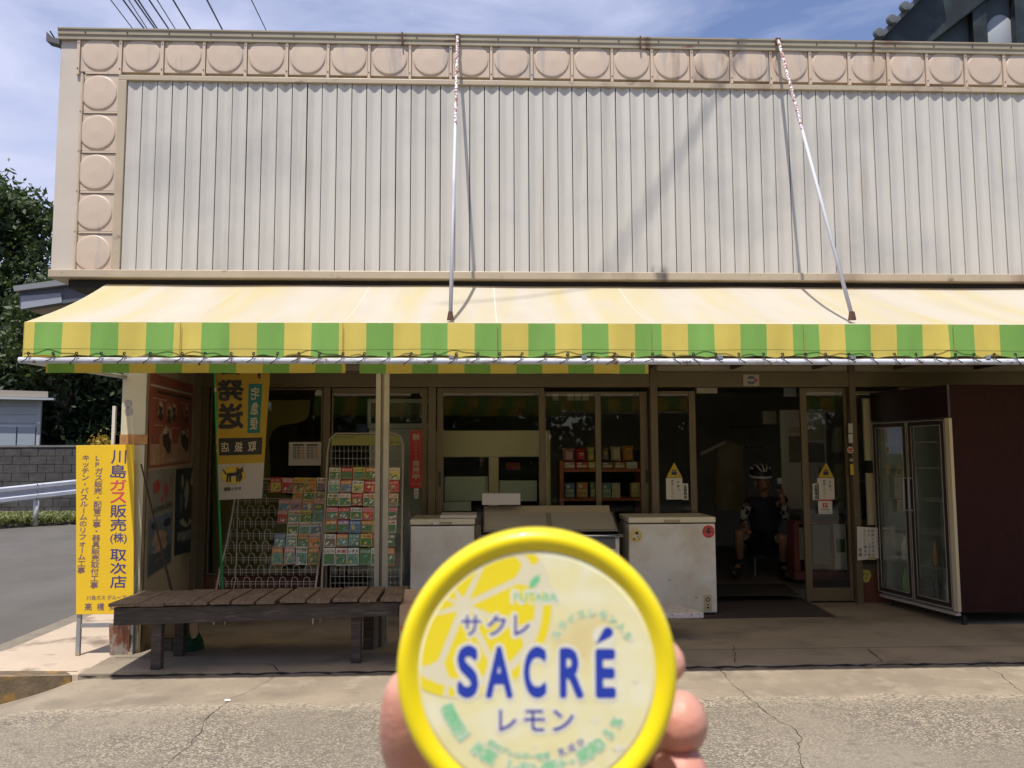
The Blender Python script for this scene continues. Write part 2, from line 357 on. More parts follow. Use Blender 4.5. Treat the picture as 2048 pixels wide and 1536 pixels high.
# ------------------------------------------------------------------ ground
def aggmat():
    m = bpy.data.materials.new('worn_concrete_apron'); m.use_nodes = True; t = m.node_tree; n = t.nodes; l = t.links
    p = n['Principled BSDF']; p.inputs['Roughness'].default_value = .85
    geo = n.new('ShaderNodeNewGeometry'); s = n.new('ShaderNodeSeparateXYZ'); l.new(geo.outputs['Position'], s.inputs[0])
    def noise(sc_, d=6, st=(1, 1, 1), kind='fac'):
        mpp = n.new('ShaderNodeMapping'); mpp.inputs['Scale'].default_value = st; l.new(geo.outputs['Position'], mpp.inputs[0])
        x = n.new('ShaderNodeTexNoise'); x.inputs['Scale'].default_value = sc_; x.inputs['Detail'].default_value = d; l.new(mpp.outputs[0], x.inputs['Vector']); return x.outputs['Fac']
    def mr(f, a, b, c=0., d=1.):
        r = n.new('ShaderNodeMapRange'); r.inputs[1].default_value = a; r.inputs[2].default_value = b; r.inputs[3].default_value = c; r.inputs[4].default_value = d; l.new(f, r.inputs[0]); return r.outputs[0]
    def mix(f, a, b):
        q = n.new('ShaderNodeMixRGB'); l.new(f, q.inputs[0])
        for i, c in ((1, a), (2, b)):
            if isinstance(c, tuple): q.inputs[i].default_value = (*c, 1)
            else: l.new(c, q.inputs[i])
        return q.outputs[0]
    def math(op, a, b):
        q = n.new('ShaderNodeMath'); q.operation = op
        for i, c in ((0, a), (1, b)):
            if isinstance(c, (int, float)): q.inputs[i].default_value = c
            else: l.new(c, q.inputs[i])
        return q.outputs[0]
    smooth = mix(mr(noise(1.3), .35, .68), (.285, .235, .172), (.195, .162, .122))
    smooth = mix(mr(noise(6, 8), .52, .75), smooth, (.31, .262, .20)); smooth = mix(mr(noise(3.1, 8), .55, .72, 0, .6), smooth, (.15, .125, .095)); smooth = mix(mr(noise(28, 4), .58, .70, 0, .4), smooth, (.14, .12, .09))
    vo = n.new('ShaderNodeTexVoronoi'); vo.inputs['Scale'].default_value = 75; l.new(geo.outputs['Position'], vo.inputs['Vector'])
    sv = n.new('ShaderNodeSeparateXYZ'); l.new(vo.outputs['Color'], sv.inputs[0])
    stones = mix(mr(sv.outputs[0], .1, 1.), (.15, .13, .099), (.44, .38, .288))
    stones = mix(mr(vo.outputs['Distance'], .35, .75), stones, (.13, .11, .085))
    stones = mix(mr(noise(1.1, 6), .40, .66, 0, .75), stones, (.20, .172, .132)); stones = mix(mr(noise(.7, 7), .52, .70, 0, .6), stones, (.275, .236, .180)); stones = mix(mr(noise(14, 4), .56, .68, 0, .5), stones, (.13, .11, .085))
    # border of the exposed aggregate, about 5.45 m out, with a pale edge
    wob = math('ADD', s.outputs[1], math('MULTIPLY', math('SUBTRACT', noise(3, 4), .5), .28))
    agg = mix(mr(wob, 5.42, 5.50), stones, smooth)
    e = math('MULTIPLY', mr(wob, 5.28, 5.43), mr(wob, 5.43, 5.50, 1, 0))
    e = math('MULTIPLY', e, mr(noise(30, 3), .42, .6))
    col = mix(math('MULTIPLY', e, .75), agg, (.42, .35, .26))
    l.new(col, p.inputs['Base Color'])
    b = n.new('ShaderNodeBump'); b.inputs['Distance'].default_value = .006
    l.new(mr(wob, 5.40, 5.52, .75, .12), b.inputs['Strength'])
    hh = math('ADD', vo.outputs['Distance'], noise(40, 6)); l.new(hh, b.inputs['Height']); l.new(b.outputs[0], p.inputs['Normal'])
    return m
agg = aggmat()
asphalt = M('grey_asphalt', (.098, .090, .079), .9, nz=(1.2, .12), bump=(120, .5), layers=[((.15, .14, .13), 60, (1, 1, 1), .60, .72), ((.125, .116, .104), .8, (1, .4, 1), .5, .75)])
slabm = M('porch_concrete', (.26, .215, .16), .75, nz=(1.5, .16), bump=(60, .12), layers=[((.125, .10, .075), 1.6, (1, 1.5, 1), .50, .74), ((.27, .225, .175), 9, (1, 1, 1), .60, .78)])
palec = M('pale_side_concrete', (.46, .37, .28), .8, nz=(2, .08), bump=(50, .15), layers=[((.20, .155, .115), 2.0, (1, 1, 1), .54, .66), ((.28, .16, .07), 3.0, (1, 1, 1), .66, .76)])
kerbm = M('moss_stained_kerb', (.13, .095, .055), .9, nz=(7, .35), bump=(30, .6), layers=[((.26, .145, .035), 6, (1, 1, 1), .50, .66), ((.04, .034, .025), 5, (1, 1, 1), .58, .7)])
soil = M('verge_soil', (.10, .085, .05), .95, nz=(2, .2))
soilr = M('green_field', (.06, .085, .025), .95, nz=(.4, .3))

g = MB(); g.quad((-900, -900, -.6), (900, -900, -.6), (900, 900, -.6), (-900, 900, -.6)); structure(g, 'ground', soilr)
# apron: flat before the shop, falling away at the left
def apz(x, y):
    k = max(0., -2.95-x); s_ = .40*k/(1+.55*k)
    k2 = max(0., (5.2-y))*.012
    return -.036-s_-k2 if x > -12 else -.6
g = MB(); xs = np.concatenate([np.linspace(-11, -4.4, 10), np.linspace(-4.2, -2.6, 18), np.linspace(-2.3, 12, 20)]); ys = np.concatenate([np.linspace(-14, 2, 6), np.linspace(3, 6.6, 20)])
for y in ys:
    for x in xs: g.v.append(Vector((x, y, apz(x, y))))
nx = len(xs)
for j in range(len(ys)-1):
    for i in range(nx-1): g.f.append((j*nx+i, j*nx+i+1, (j+1)*nx+i+1, (j+1)*nx+i)); g.m.append(0)
structure(g, 'forecourt_apron', agg, smooth=True)
# road rising gently away on the left
g = MB()
def rz(y): return -.16+.0225*(y-6)
ry = [6.4, 9, 13, 18, 26, 60]
for a, b in zip(ry[:-1], ry[1:]):
    g.quad((-4.05, a, rz(a)), (-4.05, b, rz(b)), (-16 if a < 9 else -30, b, rz(b)), (-16, a, rz(a)))
g.quad((-4.2, 6.4, rz(6.4)), (-16, 6.4, rz(6.4)), (-16, -14, -.55), (-10.9, -14, -.55))
g.quad((-4.2, 6.4, rz(6.4)), (-10.9, -14, -.5), (-10.5, -14, -.5), (-4.1, 6.2, -.30))
structure(g, 'road', asphalt)
# porch slab, pale side strip, kerb
SY = 6.15
g = MB(); g.box(-2.95, 12, SY, 13.5, -.5, 0); structure(g, 'porch_floor', slabm)
g = MB()
pl = [(-4.3, SY, 0), (-2.953, SY, 0), (-2.953, 13.5, 0), (-3.92, 13.5, 0), (-3.92, 6.95, 0), (-3.97, 6.8, 0), (-4.15, 6.6, -.02), (-4.6, 6.4, -.04)]
g.prism([Vector(p)-Vector((0, 0, .004)) for p in pl], (0, 0, -.5)); structure(g, 'side_pavement', palec)
g = MB()
g.prism([(-4.9, SY-.05, -.012), (-3.0, SY-.012, -.006), (-3.0, SY+.10, -.0035), (-3.6, SY+.13, -.0035), (-4.9, SY+.3, -.010)], (0, 0, -.55)); structure(g, 'kerb', kerbm)
# gutter strip between side pavement and the road
g = MB(); g.box(-4.12, -3.945, 6.9, 13.5, -.4, -.015); g.box(-4.12, -3.945, 6.9, 13.5, -.4, -.4+.001)
structure(g, 'gutter_edge', M('gutter_concrete', (.20, .17, .13), .9, nz=(6, .2), bump=(40, .4)))
# ragged joint at the slab edge and cracks
crk = M('crack_shadow', (.02, .017, .014), 1)
def ribbon(pts, wd, z, name='crack'):
    g = MB(); P = []
    for a, b in zip(pts[:-1], pts[1:]):
        n_ = max(2, int((Vector(b)-Vector(a)).length/.05))
        for k in range(n_): P.append(Vector(a).lerp(Vector(b), k/n_)+Vector((random.uniform(-1, 1), random.uniform(-1, 1), 0))*.012)
    P.append(Vector(pts[-1]))
    prev = None
    for i, p in enumerate(P):
        t = (P[min(i+1, len(P)-1)]-P[max(i-1, 0)]).normalized(); nn = Vector((-t.y, t.x, 0))*wd*random.uniform(.35, 1.2)
        zz = z(p.x, p.y)
        cur = (Vector((p.x-nn.x, p.y-nn.y, zz)), Vector((p.x+nn.x, p.y+nn.y, zz)))
        if prev: g.quad(prev[0], cur[0], cur[1], prev[1])
        prev = cur
    return structure(g, name, crk)
za = lambda x, y: apz(x, y)+.0035
zs = lambda x, y: .0035
def gp(*uv): return [gz(u, v, -.04) for u, v in uv]
def gs(*uv): return [gz(u, v, 0) for u, v in uv]
ribbon(gp((556, 1343), (545, 1360), (505, 1380), (460, 1400), (455, 1405), (430, 1425), (410, 1440), (398, 1470), (380, 1490), (340, 1520), (320, 1545)), .0020, za)
ribbon(gp((1438, 1334), (1452, 1356), (1490, 1390), (1520, 1415), (1545, 1435), (1590, 1460), (1602, 1475), (1595, 1500), (1610, 1540)), .0019, za)
ribbon(gp((1960, 1330), (2000, 1350), (2040, 1385), (2090, 1400)), .0020, za)
ribbon(gs((1736, 1300), (1752, 1312), (1765, 1326)), .005, zs)
ribbon(gs((1466, 1290), (1468, 1310), (1470, 1325)), .004, zs)
ribbon(gs((530, 1328), (552, 1333), (556, 1342)), .005, zs)
g = MB(); x = -2.94; prev = None
while x < 9:
    y1 = SY-.002-random.uniform(0, .006); zt = -.008+random.uniform(-.006, .005)
    cur = (Vector((x, SY-.004, -.020+random.uniform(-.006, .006))), Vector((x, SY-.004, zt)))
    if prev: g.quad(prev[0], cur[0], cur[1], prev[1])
    prev = cur; x += random.uniform(.03, .09)
structure(g, 'slab_edge_crack', crk)
g = MB(); a = gz(100, 1286, 0); 
for y, xa, xb in ((6.62, -2.9, 9),): g.box(xa, xb, y, y+.006, .001, .0035)
structure(g, 'floor_joint', M('pale_mortar', (.20, .17, .13), .9))

p = gz(455, 1403, -.036); MB().prism([(p.x-.022, p.y, apz(p.x, p.y)+.004), (p.x+.018, p.y-.006, apz(p.x, p.y)+.004), (p.x+.02, p.y+.004, apz(p.x, p.y)+.012), (p.x-.02, p.y+.012, apz(p.x, p.y)+.010)], (0, 0, .002)).build('paper_scrap', paper, label='tiny white paper scrap on the long crack in the forecourt', cat='litter')
# ------------------------------------------------------------------ shop building
shop = thing('shop_building', 'low shop with beige disc panelled sign band over ribbed metal siding and glass front', 'building', (2.5, 10, 0))
YF = 6.5
z_cap = at(915, 90, YF).z; z_bandt = at(900, 87, YF).z; z_bandb = at(900, 160, YF).z
z_sidt = z_bandb-.045; z_sidb = 3.085; z_trb = 3.02
XL = -3.29; XS = -2.93
# carcass
m = MB(); m.box(-3.05, 9.5, 6.80, 6.95, 2.62, 5.0); m.box(-3.05, 9.5, 6.95, 13.5, 4.85, 5.0); m.box(-3.05, -2.93, 6.95, 13.5, 2.62, 4.85); m.box(9.35, 9.5, 6.95, 13.5, 2.62, 4.85); m.box(-3.05, 9.5, 13.35, 13.5, 2.62, 4.85)
m.build('upper_wall', interior, shop)
m = MB(); m.box(-3.05, 9.5, 6.56, YD+.1, 2.545, 2.615); m.build('porch_ceiling', ceilm, shop)
for k in range(9): MB().box(.9+k*.9, .93+k*.9, 6.7, YD-.05, 2.50, 2.544).build('ceiling_batten', M('batten_wood', (.14, .10, .06), .7), shop)
m = MB(); m.box(-3.05, 9.5, YD+.1, 13.5, 2.60, 2.70); m.build('interior_ceiling', interior, shop)
m = MB(); m.box(-3.05, 9.5, 13.2, 13.35, 0, 2.6); m.box(9.35, 9.5, 8.6, 13.2, 0, 2.6); m.box(-3.12, -3.0, 8.52, 13.2, 0, 2.6); m.build('interior_wall', interior, shop)
m = MB(); m.box(-3.0, 9.35, 9.05, 13.2, .002, .07); m.build('interior_floor', intfloor, shop)
# sign band (fascia) parts: cap, frame, discs, siding
fas = MB()
fas.box(XL-.19, XL-.004, YF+.01, 6.9, 3.05, z_bandt)                 # left end pilaster
band = fas.build('end_pilaster', sidewall, shop)
m = MB(); m.box(XL, 9.5, YF+.028, YF+.25, 3.06, z_bandt); m.build('sign_backing', jointd, shop)
m = MB()                                                           # cap with lip profile
prof = [(YF-.034, z_cap+.082), (YF-.034, z_cap+.070), (YF-.026, z_cap+.066), (YF-.026, z_cap+.030), (YF-.018, z_cap+.024), (YF-.018, z_cap-.010), (YF-.01, z_cap-.012), (6.9, z_cap-.01), (6.9, z_cap+.075)]
m.prism([(XL-.205, y, z) for y, z in prof], (12.9, 0, 0)); cap = m.build('roof_cap', capm, shop)
m = MB()
for u in (805, 1279, 1743): X = at(u, 80, YF).x; m.box(X-.006, X+.006, YF-.038, YF-.015, z_cap-.014, z_cap+.088)
m.build('cap_joint', M('rusty_joint', (.10, .05, .03), .8), cap)
m = MB()
for k in range(38):
    X = XL+.02+k*.3415*.5*2
    if X < 9: m.lathe([(.006, 0), (.006, .004), (0.0005, .005)], (X, YF-.0265, z_cap+.045), (0, -1, 0), (1, 0, 0), 8)
m.build('cap_screw', inkk, cap, kind='stuff')
m = MB(); m.box(XL-.175, 9.5, YF-.06, YF+.3, z_trb, z_sidb); m.build('bottom_trim', beige2, shop, bevel=.006)
m = MB(); m.box(XL-.05, 9.5, YF+.02, 6.8, 2.95, z_trb-.003); m.build('soffit_gap', jointd, shop)
PW, PH = .3415, .3366
c0 = at(200, 107, YF); cx0 = c0.x
m = MB(); m.box(XS-.0625, 9.5, YF-.012, YF+.027, z_sidt, z_bandb-.002); m.box(XS-.062, XS+.005, YF-.014, YF+.027, z_sidb+.002, z_sidt-.001)
m.build('band_frame', beige2, shop, bevel=.004)
# disc panel mesh (centre at origin, facing -Y)
def disc_mesh(pw, ph, r=.145):
    g = MB(); seg = 40
    prof = [(.002, -.0125), (.03, -.012), (.06, -.0108), (.11, -.0095), (r-.010, -.0093), (r-.004, -.0085), (r, -.0065), (r+.003, -.0005)]
    g.lathe([(a, -b) for a, b in prof], (0, 0, 0), (0, -1, 0), (1, 0, 0), seg)
    n0 = len(g.v)-seg; sq = []
    hw, hh = pw/2-.016, ph/2-.014
    for k in range(seg):
        a = 2*pi*k/seg; v = g.v[n0+k]; d = Vector((v.x, 0, v.z)).normalized(); s_ = min(hw/max(abs(d.x), 1e-6), hh/max(abs(d.z), 1e-6)); sq.append(Vector((d.x*s_, 0, d.z*s_)))
    b = len(g.v); g.v += sq+[p+Vector((0, .02, 0)) for p in sq]
    for k in range(seg):
        k2 = (k+1) % seg; g.f.append((n0+k, n0+k2, b+k2, b+k)); g.m.append(0); g.f.append((b+k, b+k2, b+seg+k2, b+seg+k)); g.m.append(0)
    me = g.mesh('disc_panel', beige); 
    me.polygons.foreach_set('use_smooth', [i < (len(prof)-1)*seg for i in range(len(me.polygons))]); return me
bm_ = MB(); 
bandobj = MB().box(XL+.004, 9.45, YF+.024, YF+.0275, z_bandb+.003, z_bandt-.004).build('disc_band', beige2, shop)
dm = disc_mesh(PW, PH)
zc = c0.z
for k in range(38):
    o = bpy.data.objects.new('disc_panel', dm); COL.objects.link(o); o.parent = bandobj
    o.location = Vector((cx0+k*PW, YF+.004, zc-.006*0))-shop.location; o.rotation_euler = (0, random.choice((0, pi))*0+radians(random.uniform(-.25, .25)), 0)
for k in range(1, 6):
    o = bpy.data.objects.new('disc_panel', dm); COL.objects.link(o); o.parent = bandobj
    o.location = Vector((cx0+.004, YF+.004, zc-k*PH))-shop.location
dv = MB().box(-.011, .011, YF-.012, YF+.0235, z_bandb+.001, z_bandt-.006).mesh('disc_divider', beige)
for k in range(39):
    o = bpy.data.objects.new('disc_divider', dv); COL.objects.link(o); o.parent = bandobj; o.location = Vector((cx0+(k-.5)*PW, 0, 0))-shop.location
m = MB()
for k in range(39):
    X = cx0+(k-.5)*PW
    for zz in (z_bandb+.05, z_bandt-.05): m.lathe([(.005, 0), (.005, .003), (.0005, .004)], (X, YF-.0125, zz), (0, -1, 0), (1, 0, 0), 8)
m.build('divider_screw', inkk, bandobj, kind='stuff')
m = MB(); 
for k in range(1, 6): MB().box(XL+.023, XS-.064, YF-.004, YF+.0232, zc-(k-.5)*PH-.008, zc-(k-.5)*PH+.008).build('side_disc_divider', beige, bandobj)
m.box(XL+.003, XL+.014, YF-.010, YF+.0233, z_sidb+.003, z_bandb-.003)
m.build('edge_strip', beige2, bandobj)
# ribbed siding panels
sidep = MB().box(XS+.006, 9.45, YF+.0405, YF+.05, z_sidb+.003, z_sidt-.003).build('siding_backing', jointd, shop)
SP = .1232
def side_mesh():
    g = MB(); w_ = SP-.0075; z0, z1 = z_sidb+.001, z_sidt-.001
    pr = [(0, .034), (0, .002), (.006, .0), (w_*.42, .013), (w_*.58, .013), (w_-.006, 0), (w_, .002), (w_, .034)]
    vs = [(x, y, z0) for x, y in pr]+[(x, y, z1) for x, y in pr]; n_ = len(pr)
    g.add(vs, [(i, i+1, i+1+n_, i+n_) for i in range(n_-1)]); return g.mesh('siding_panel', siding)
sm = side_mesh(); k = 0; X = XS+.008
while X < 9.3:
    o = bpy.data.objects.new('siding_panel', sm); COL.objects.link(o); o.parent = sidep
    o.location = Vector((X, YF+.004+random.uniform(-.0015, .0015), 0))-shop.location; o.rotation_euler = (0, radians(random.uniform(-.06, .06))*.3, radians(random.uniform(-.5, .5))); X += SP
# side bits
m = MB(); m.prism([(XL-.31, YF, z_cap-.02), (XL-.192, YF, z_cap-.05), (XL-.192, YF, z_cap+.0), (XL-.27, YF, z_cap+.01), (XL-.31, YF, z_cap+.06)], (0, .09, 0)); m.build('gutter_bracket', M('dull_bracket', (.10, .10, .10), .7), shop)
# lean-to eave on the left side
e0, e1, e2, e3 = at(38, 590, 7.6), at(38, 618, 7.6), at(150, 606, 7.6), at(240, 560, 7.6)
m = MB(); m.prism([at(37, 583, 7.6), at(41, 619, 7.6), at(125, 607, 7.6), at(240, 590, 7.6), at(300, 545, 7.6), at(118, 562, 7.6)], (0, .04, 0), 0)
m.prism([at(26, 572, 7.55), at(28, 582, 7.55), at(330, 545, 7.55), at(330, 530, 7.55)], (0, 2.6, 0), 1)
m.prism([at(41, 592, 7.59), at(42, 618, 7.59), at(124, 605, 7.59), at(122, 586, 7.59)], (0, .008, 0), 2)
m.prism([at(56, 619, 7.641), at(190, 600, 7.641), at(190, 603, 7.641), at(60, 622, 7.641)], (0, 2.4, 0), 3)
m.build('side_eave', [M('blue_grey_gable', (.10, .115, .15), .6, nz=(8, .1)), M('eave_roof_sheet', (.22, .235, .26), .5), M('pale_blue_patch', (.30, .33, .40), .5), M('eave_soffit', (.28, .25, .20), .7)], shop)
# column and splayed side wall
COLX0, COLX1 = at(232, 1100, 6.76).x, at(286, 1100, 6.76).x
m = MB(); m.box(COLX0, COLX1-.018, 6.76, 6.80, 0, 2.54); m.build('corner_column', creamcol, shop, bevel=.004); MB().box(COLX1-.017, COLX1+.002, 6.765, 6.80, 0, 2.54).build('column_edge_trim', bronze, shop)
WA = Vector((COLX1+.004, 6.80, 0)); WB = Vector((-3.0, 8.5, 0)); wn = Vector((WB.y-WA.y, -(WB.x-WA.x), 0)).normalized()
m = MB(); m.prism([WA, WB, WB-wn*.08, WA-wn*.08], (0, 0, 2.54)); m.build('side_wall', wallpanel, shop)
m = MB(); m.prism([WB+wn*.001+Vector((0, -.02, 0)), WB+wn*.07+Vector((0, -.02, 0)), WB+wn*.07+Vector((0, .06, 0)), WB+wn*.001+Vector((0, .06, 0))], (0, 0, 2.54)); m.build('wall_edge_trim', bronze, shop)
m = MB(); 
for u0, v0, u1, v1 in ((247, 802, 265, 813), (250, 818, 265, 828)):
    c = at((u0+u1)/2, (v0+v1)/2, 6.758); m.lathe([(.0005, 0), (.034, 0), (.034, .002)], (c.x, 6.7595, c.z), (0, -1, 0), (1, 0, 0), 20)
for i, v in enumerate(m.v):
    pass
m.build('oval_sticker', M('grey_sticker', (.30, .30, .29), .6), shop)
m = MB(); a = at(229, 889, 6.745); b = at(290, 869, 6.745); m.box(a.x, COLX1+.006, 6.752, 6.759, a.z, b.z); m.box(a.x-.002, COLX0-.001, 6.752, 6.9, a.z+.002, b.z-.001)
m.build('packing_tape', M('brown_tape', (.42, .22, .10), .25, nz=(12, .25)), shop)
m = MB(); a = at(222, 889, 6.80); b = at(231, 812, 6.80); m.box(a.x, b.x, 6.80, 6.83, a.z, b.z); m.build('white_strip_board', paper, shop)
# twin slim posts standing on the porch
m = MB(); 
for u0, u1 in ((749, 759), (765, 776)):
    m.box(at(u0, 1100, 6.88).x, at(u1, 1100, 6.88).x, 6.86, 6.91, 0, 2.54)
m.box(at(759, 1100, 6.88).x+.001, at(765, 1100, 6.88).x-.001, 6.895, 6.905, 0, 2.54)
m.build('porch_post', postm, shop, bevel=.003)

# shop front: header beam, transom, posts, sashes
hz0, hz1 = DZ(775), 2.47
m = MB(); m.box(-2.95, 9.3, YD-.08, YD+.06, hz0, hz1); m.build('header_beam', bronzeL, shop, bevel=.004)
m = MB(); m.box(-2.95, 9.3, YD-.055, YD+.05, hz1+.003, 2.543); m.build('transom', ceilm, shop)
def post(u0, u1, y0=-.06, y1=.06, z1=None, name='post'):
    m = MB(); m.box(DX(u0), DX(u1), YD+y0, YD+y1, 0, z1 or hz0-.001); return m.build(name, bronze, shop, bevel=.003)
post(403, 418); post(647, 661); post(857, 872); post(1299, 1313, -.095, .07, 2.54, 'main_post'); post(1696, 1708, -.095, .07, 2.54, 'main_post')
def sash(u0, u1, v0=778, v1=None, wd=(11, 11), dy=0, z0=None, top=9, bot=25, mid=None, handle=None):
    x0, x1 = DX(u0), DX(u1); zt = DZ(v0); zb = z0 if z0 is not None else .02
    s0, s1 = wd[0]*YD/F, wd[1]*YD/F; y0, y1 = YD-.02+dy, YD+.015+dy
    m = MB(); m.box(x0, x0+s0, y0, y1, zb, zt); m.box(x1-s1, x1, y0, y1, zb, zt)
    m.box(x0+s0+.001, x1-s1-.001, y0+.002, y1-.002, zt-top*YD/F, zt-.001); m.box(x0+s0+.001, x1-s1-.001, y0+.002, y1-.002, zb+.001, zb+bot*YD/F)
    f = m.build('sash', bronze, shop, bevel=.002)
    MB().box(x0+s0+.0005, x1-s1-.0005, (y0+y1)/2-.002, (y0+y1)/2+.002, zb+bot*YD/F+.0005, zt-top*YD/F-.0005).build('pane', GLASS, f)
    if handle:
        hu, hv0, hv1 = handle; MB().box(DX(hu)-.012, DX(hu)+.012, y0-.006, y0-.001, DZ(hv1), DZ(hv0)).build('pull_handle', black, f)
    return f
sash(420, 645, 776, z0=.35, wd=(3, 3), top=4, bot=4)
sash(663, 855, 776, z0=.02, wd=(3, 11), top=11, bot=30)
sash(874, 1089, 776, z0=.02, wd=(12, 11), top=10, handle=(880, 943, 972))
sash(1088, 1297, 783, z0=.02, wd=(4, 15), top=4, dy=.045, handle=(1293, 941, 968))
m = MB(); m.box(DX(1192), DX(1203), YD+.03, YD+.055, .02, DZ(786)); m.build('sash_stile', bronze, shop)
sash(1314, 1393, 782, wd=(3, 13), top=6, bot=20, dy=.03)
sash(1602, 1695, 776, wd=(13, 6), top=8, bot=26)
sash(1709, 1800, 783, z0=.42, wd=(3, 3), top=6, bot=4)
MB().box(DX(418.5), DX(646), YD-.03, YD+.04, 0, .345).build('lower_panel', brick_red, shop); MB().box(DX(1708.5), DX(1860), YD-.03, YD+.04, .0, .33).build('lower_panel', brick_red, shop)
m = MB(); m.box(DX(1708.5), DX(1860), YD-.034, YD+.04, .333, .415); m.box(DX(1800.5), DX(2300), YD-.02, YD+.04, .42, hz0-.002); m.box(DX(1861), DX(2300), YD-.02, YD+.04, 0, .419); m.build('sill_rail', bronze, shop)
m = MB(); m.box(DX(1395), DX(1436), YD-.03, YD+.05, DZ(787), DZ(776)); m.build('door_track_cover', postm, shop)

# ------------------------------------------------------------------ awning
aw = thing('awning', 'long faded cream shop awning with green and yellow striped valance on a white pipe', 'awning', (3, 5.9, 2.2))
YA1, YB1 = 5.26, 6.62
zf, zb, zv = 2.463, 3.03, 2.235
XA, XE = at(50, 645, YA1).x, 9.0
fadeY = M('faded_cream_canvas', (.88, .83, .71), .8, trans=((.98, .80, .48), .52), nz=(3, .02), layers=[((.87, .77, .42), 1.3, (2.8, .30, .3), .42, .70, 2), ((.80, .74, .64), 2.2, (2, .5, 1), .5, .8), ((.45, .36, .24), 5, (1, 1, 1), .76, .88)])
g_, x = MB(), XA
m = MB(); nX = 150; prev = None
for i in range(nX+1):
    X = XA+(XE-XA)*i/nX
    row = []
    for t in np.linspace(0, 1, 9):
        sag = -.035*sin(pi*t)*(1+.25*sin(X*2.1))-.006*sin(X*2*pi/1.25)*sin(pi*t)
        yy = YA1+(YB1-YA1)*t; row.append(Vector((XA+(XE-XA)*i/nX-(.085*t if i == 0 else 0), yy, zf+(zb-zf)*t+sag)))
    if prev:
        b = len(m.v); m.v += prev+row; n_ = len(row)
        for j in range(n_-1): m.f.append((b+j, b+n_+j, b+n_+j+1, b+j+1)); m.m.append(0)
    prev = row
m.build('canopy_sheet', fadeY, aw, smooth=True)
# stripes on the valances
gr = M('green_canvas', (.21, .42, .085), .7, trans=((.16, .45, .06), .10), nz=(4, .05)); ye = M('yellow_canvas', (.68, .55, .115), .7, trans=((.7, .48, .05), .10), nz=(4, .05))
edges = [50, 68, 123, 178, 232]
SW = (at(232, 680, YA1).x-at(68, 680, YA1).x)/3.0
SW = .1784
SW = (at(1975, 680, YA1).x-at(68, 680, YA1).x)/36.0 if False else SW
sx0 = at(68, 680, YA1).x
def valance(x0, x1, y, zt, zb_, phase, scallop=.012, name='valance'):
    m = MB(); X = x0; prev = None; dx = .02; wav = lambda q: .016*sin(q*7.3)+.009*sin(q*19+1)+.006*sin(q*41)
    cuts = sorted(set([x0, x1]+[phase+k*SW for k in range(-20, 80) if x0 < phase+k*SW < x1]+list(np.arange(x0, x1, dx))))
    for X in cuts:
        t = ((X-x0) % .235)/.235; bz = zb_+scallop*(1-4*(t-.5)**2)
        row = [Vector((X, y+wav(X)*(j/4.)*.5, zt+(bz-zt)*j/4.)) for j in range(5)]
        if prev:
            mi = int(math.floor(((X+prev[0].x)/2-phase)/SW)) % 2
            b = len(m.v); m.v += prev+row
            for j in range(4): m.f.append((b+j, b+j+1, b+5+j+1, b+5+j)); m.m.append(mi)
        prev = row
    return m.build(name, [gr, ye], aw)
valance(XA, XE, YA1, zf-.001, zv, sx0)
lv0 = at(92, 740, 5.46).x
valance(lv0, at(691, 740, 5.46).x, 5.46, 2.26, at(300, 746, 5.46).z, at(95, 740, 5.46).x, scallop=.0, name='lower_valance')
valance(at(719, 740, 5.46).x, at(1297, 740, 5.46).x, 5.46, 2.26, at(1000, 747, 5.46).z, at(719, 740, 5.46).x-.0, scallop=.0, name='lower_valance')
# side cloth triangle at the left end
m = MB(); m.prism([(XA-.002, YA1, zf), (XA-.002, YA1, zv), (XA-.002, 6.6, zb-.35), (XA-.002, 6.6, zb-.01)], (-.003, 0, 0)); 
MB().prism([(XA-.002, YA1, zf), (XA-.002, YA1, zv), (XA-.002, YA1+.4, zv+.02), (XA-.002, YA1+.55, zf+.15)], (-.003, 0, 0)).build('side_flap', ye, aw)
m = MB()
for u in (362, 686, 994, 1302, 1606, 1905): X = at(u, 680, YA1).x; m.box(X-.0015, X+.0015, YA1-.018, YA1-.012, zv+.02, zf-.004)
m.build('valance_seam', M('seam_thread', (.35, .25, .06), .9), aw)
for u in (362, 686, 994, 1302, 1606, 1905):
    X = at(u, 680, YA1).x; g2 = MB(); pr2 = None
    for t in np.linspace(.01, .99, 12):
        sag = -.035*sin(pi*t)*(1+.25*sin(X*2.1))-.006*sin(X*2*pi/1.25)*sin(pi*t); c_ = (Vector((X-.002, YA1+(YB1-YA1)*t, zf+(zb-zf)*t+sag+.0025)), Vector((X+.002, YA1+(YB1-YA1)*t, zf+(zb-zf)*t+sag+.0025)))
        if pr2: g2.quad(pr2[0], pr2[1], c_[1], c_[0])
        pr2 = c_
    g2.build('canopy_seam', M('seam_canvas', (.80, .72, .54), .8), aw)
m = MB(); m.tube([(XA, YA1-.012, zv+.048)]+[(XA+i*.235, YA1-.012-.004*(i % 2), zv+.048+.004*sin(i*1.3)) for i in range(1, 51)], .0022, 4); m.build('hem_seam', M('hem_thread', (.10, .13, .04), .9), aw)
zp = at(1000, 721, YA1).z
pipem = M('peeling_white_pipe', (.58, .60, .66), .4, nz=(9, .1), layers=[((.16, .10, .07), 14, (1, 1, 1), .60, .68), ((.33, .30, .27), 6, (1, 1, 3), .55, .7)])
MB().tube([(XA-.03, YA1+.01, zp), (2, YA1+.01, zp-.006), (XE, YA1+.01, zp)], .0205, 12).build('front_pipe', pipem, aw, smooth=True)
MB().tube([(XA-.012, YA1+.02, zp), (COLX0+.02, 6.78, at(245, 754, 6.78).z)], .018, 10).build('side_pipe', pipem, aw, smooth=True)
m = MB()
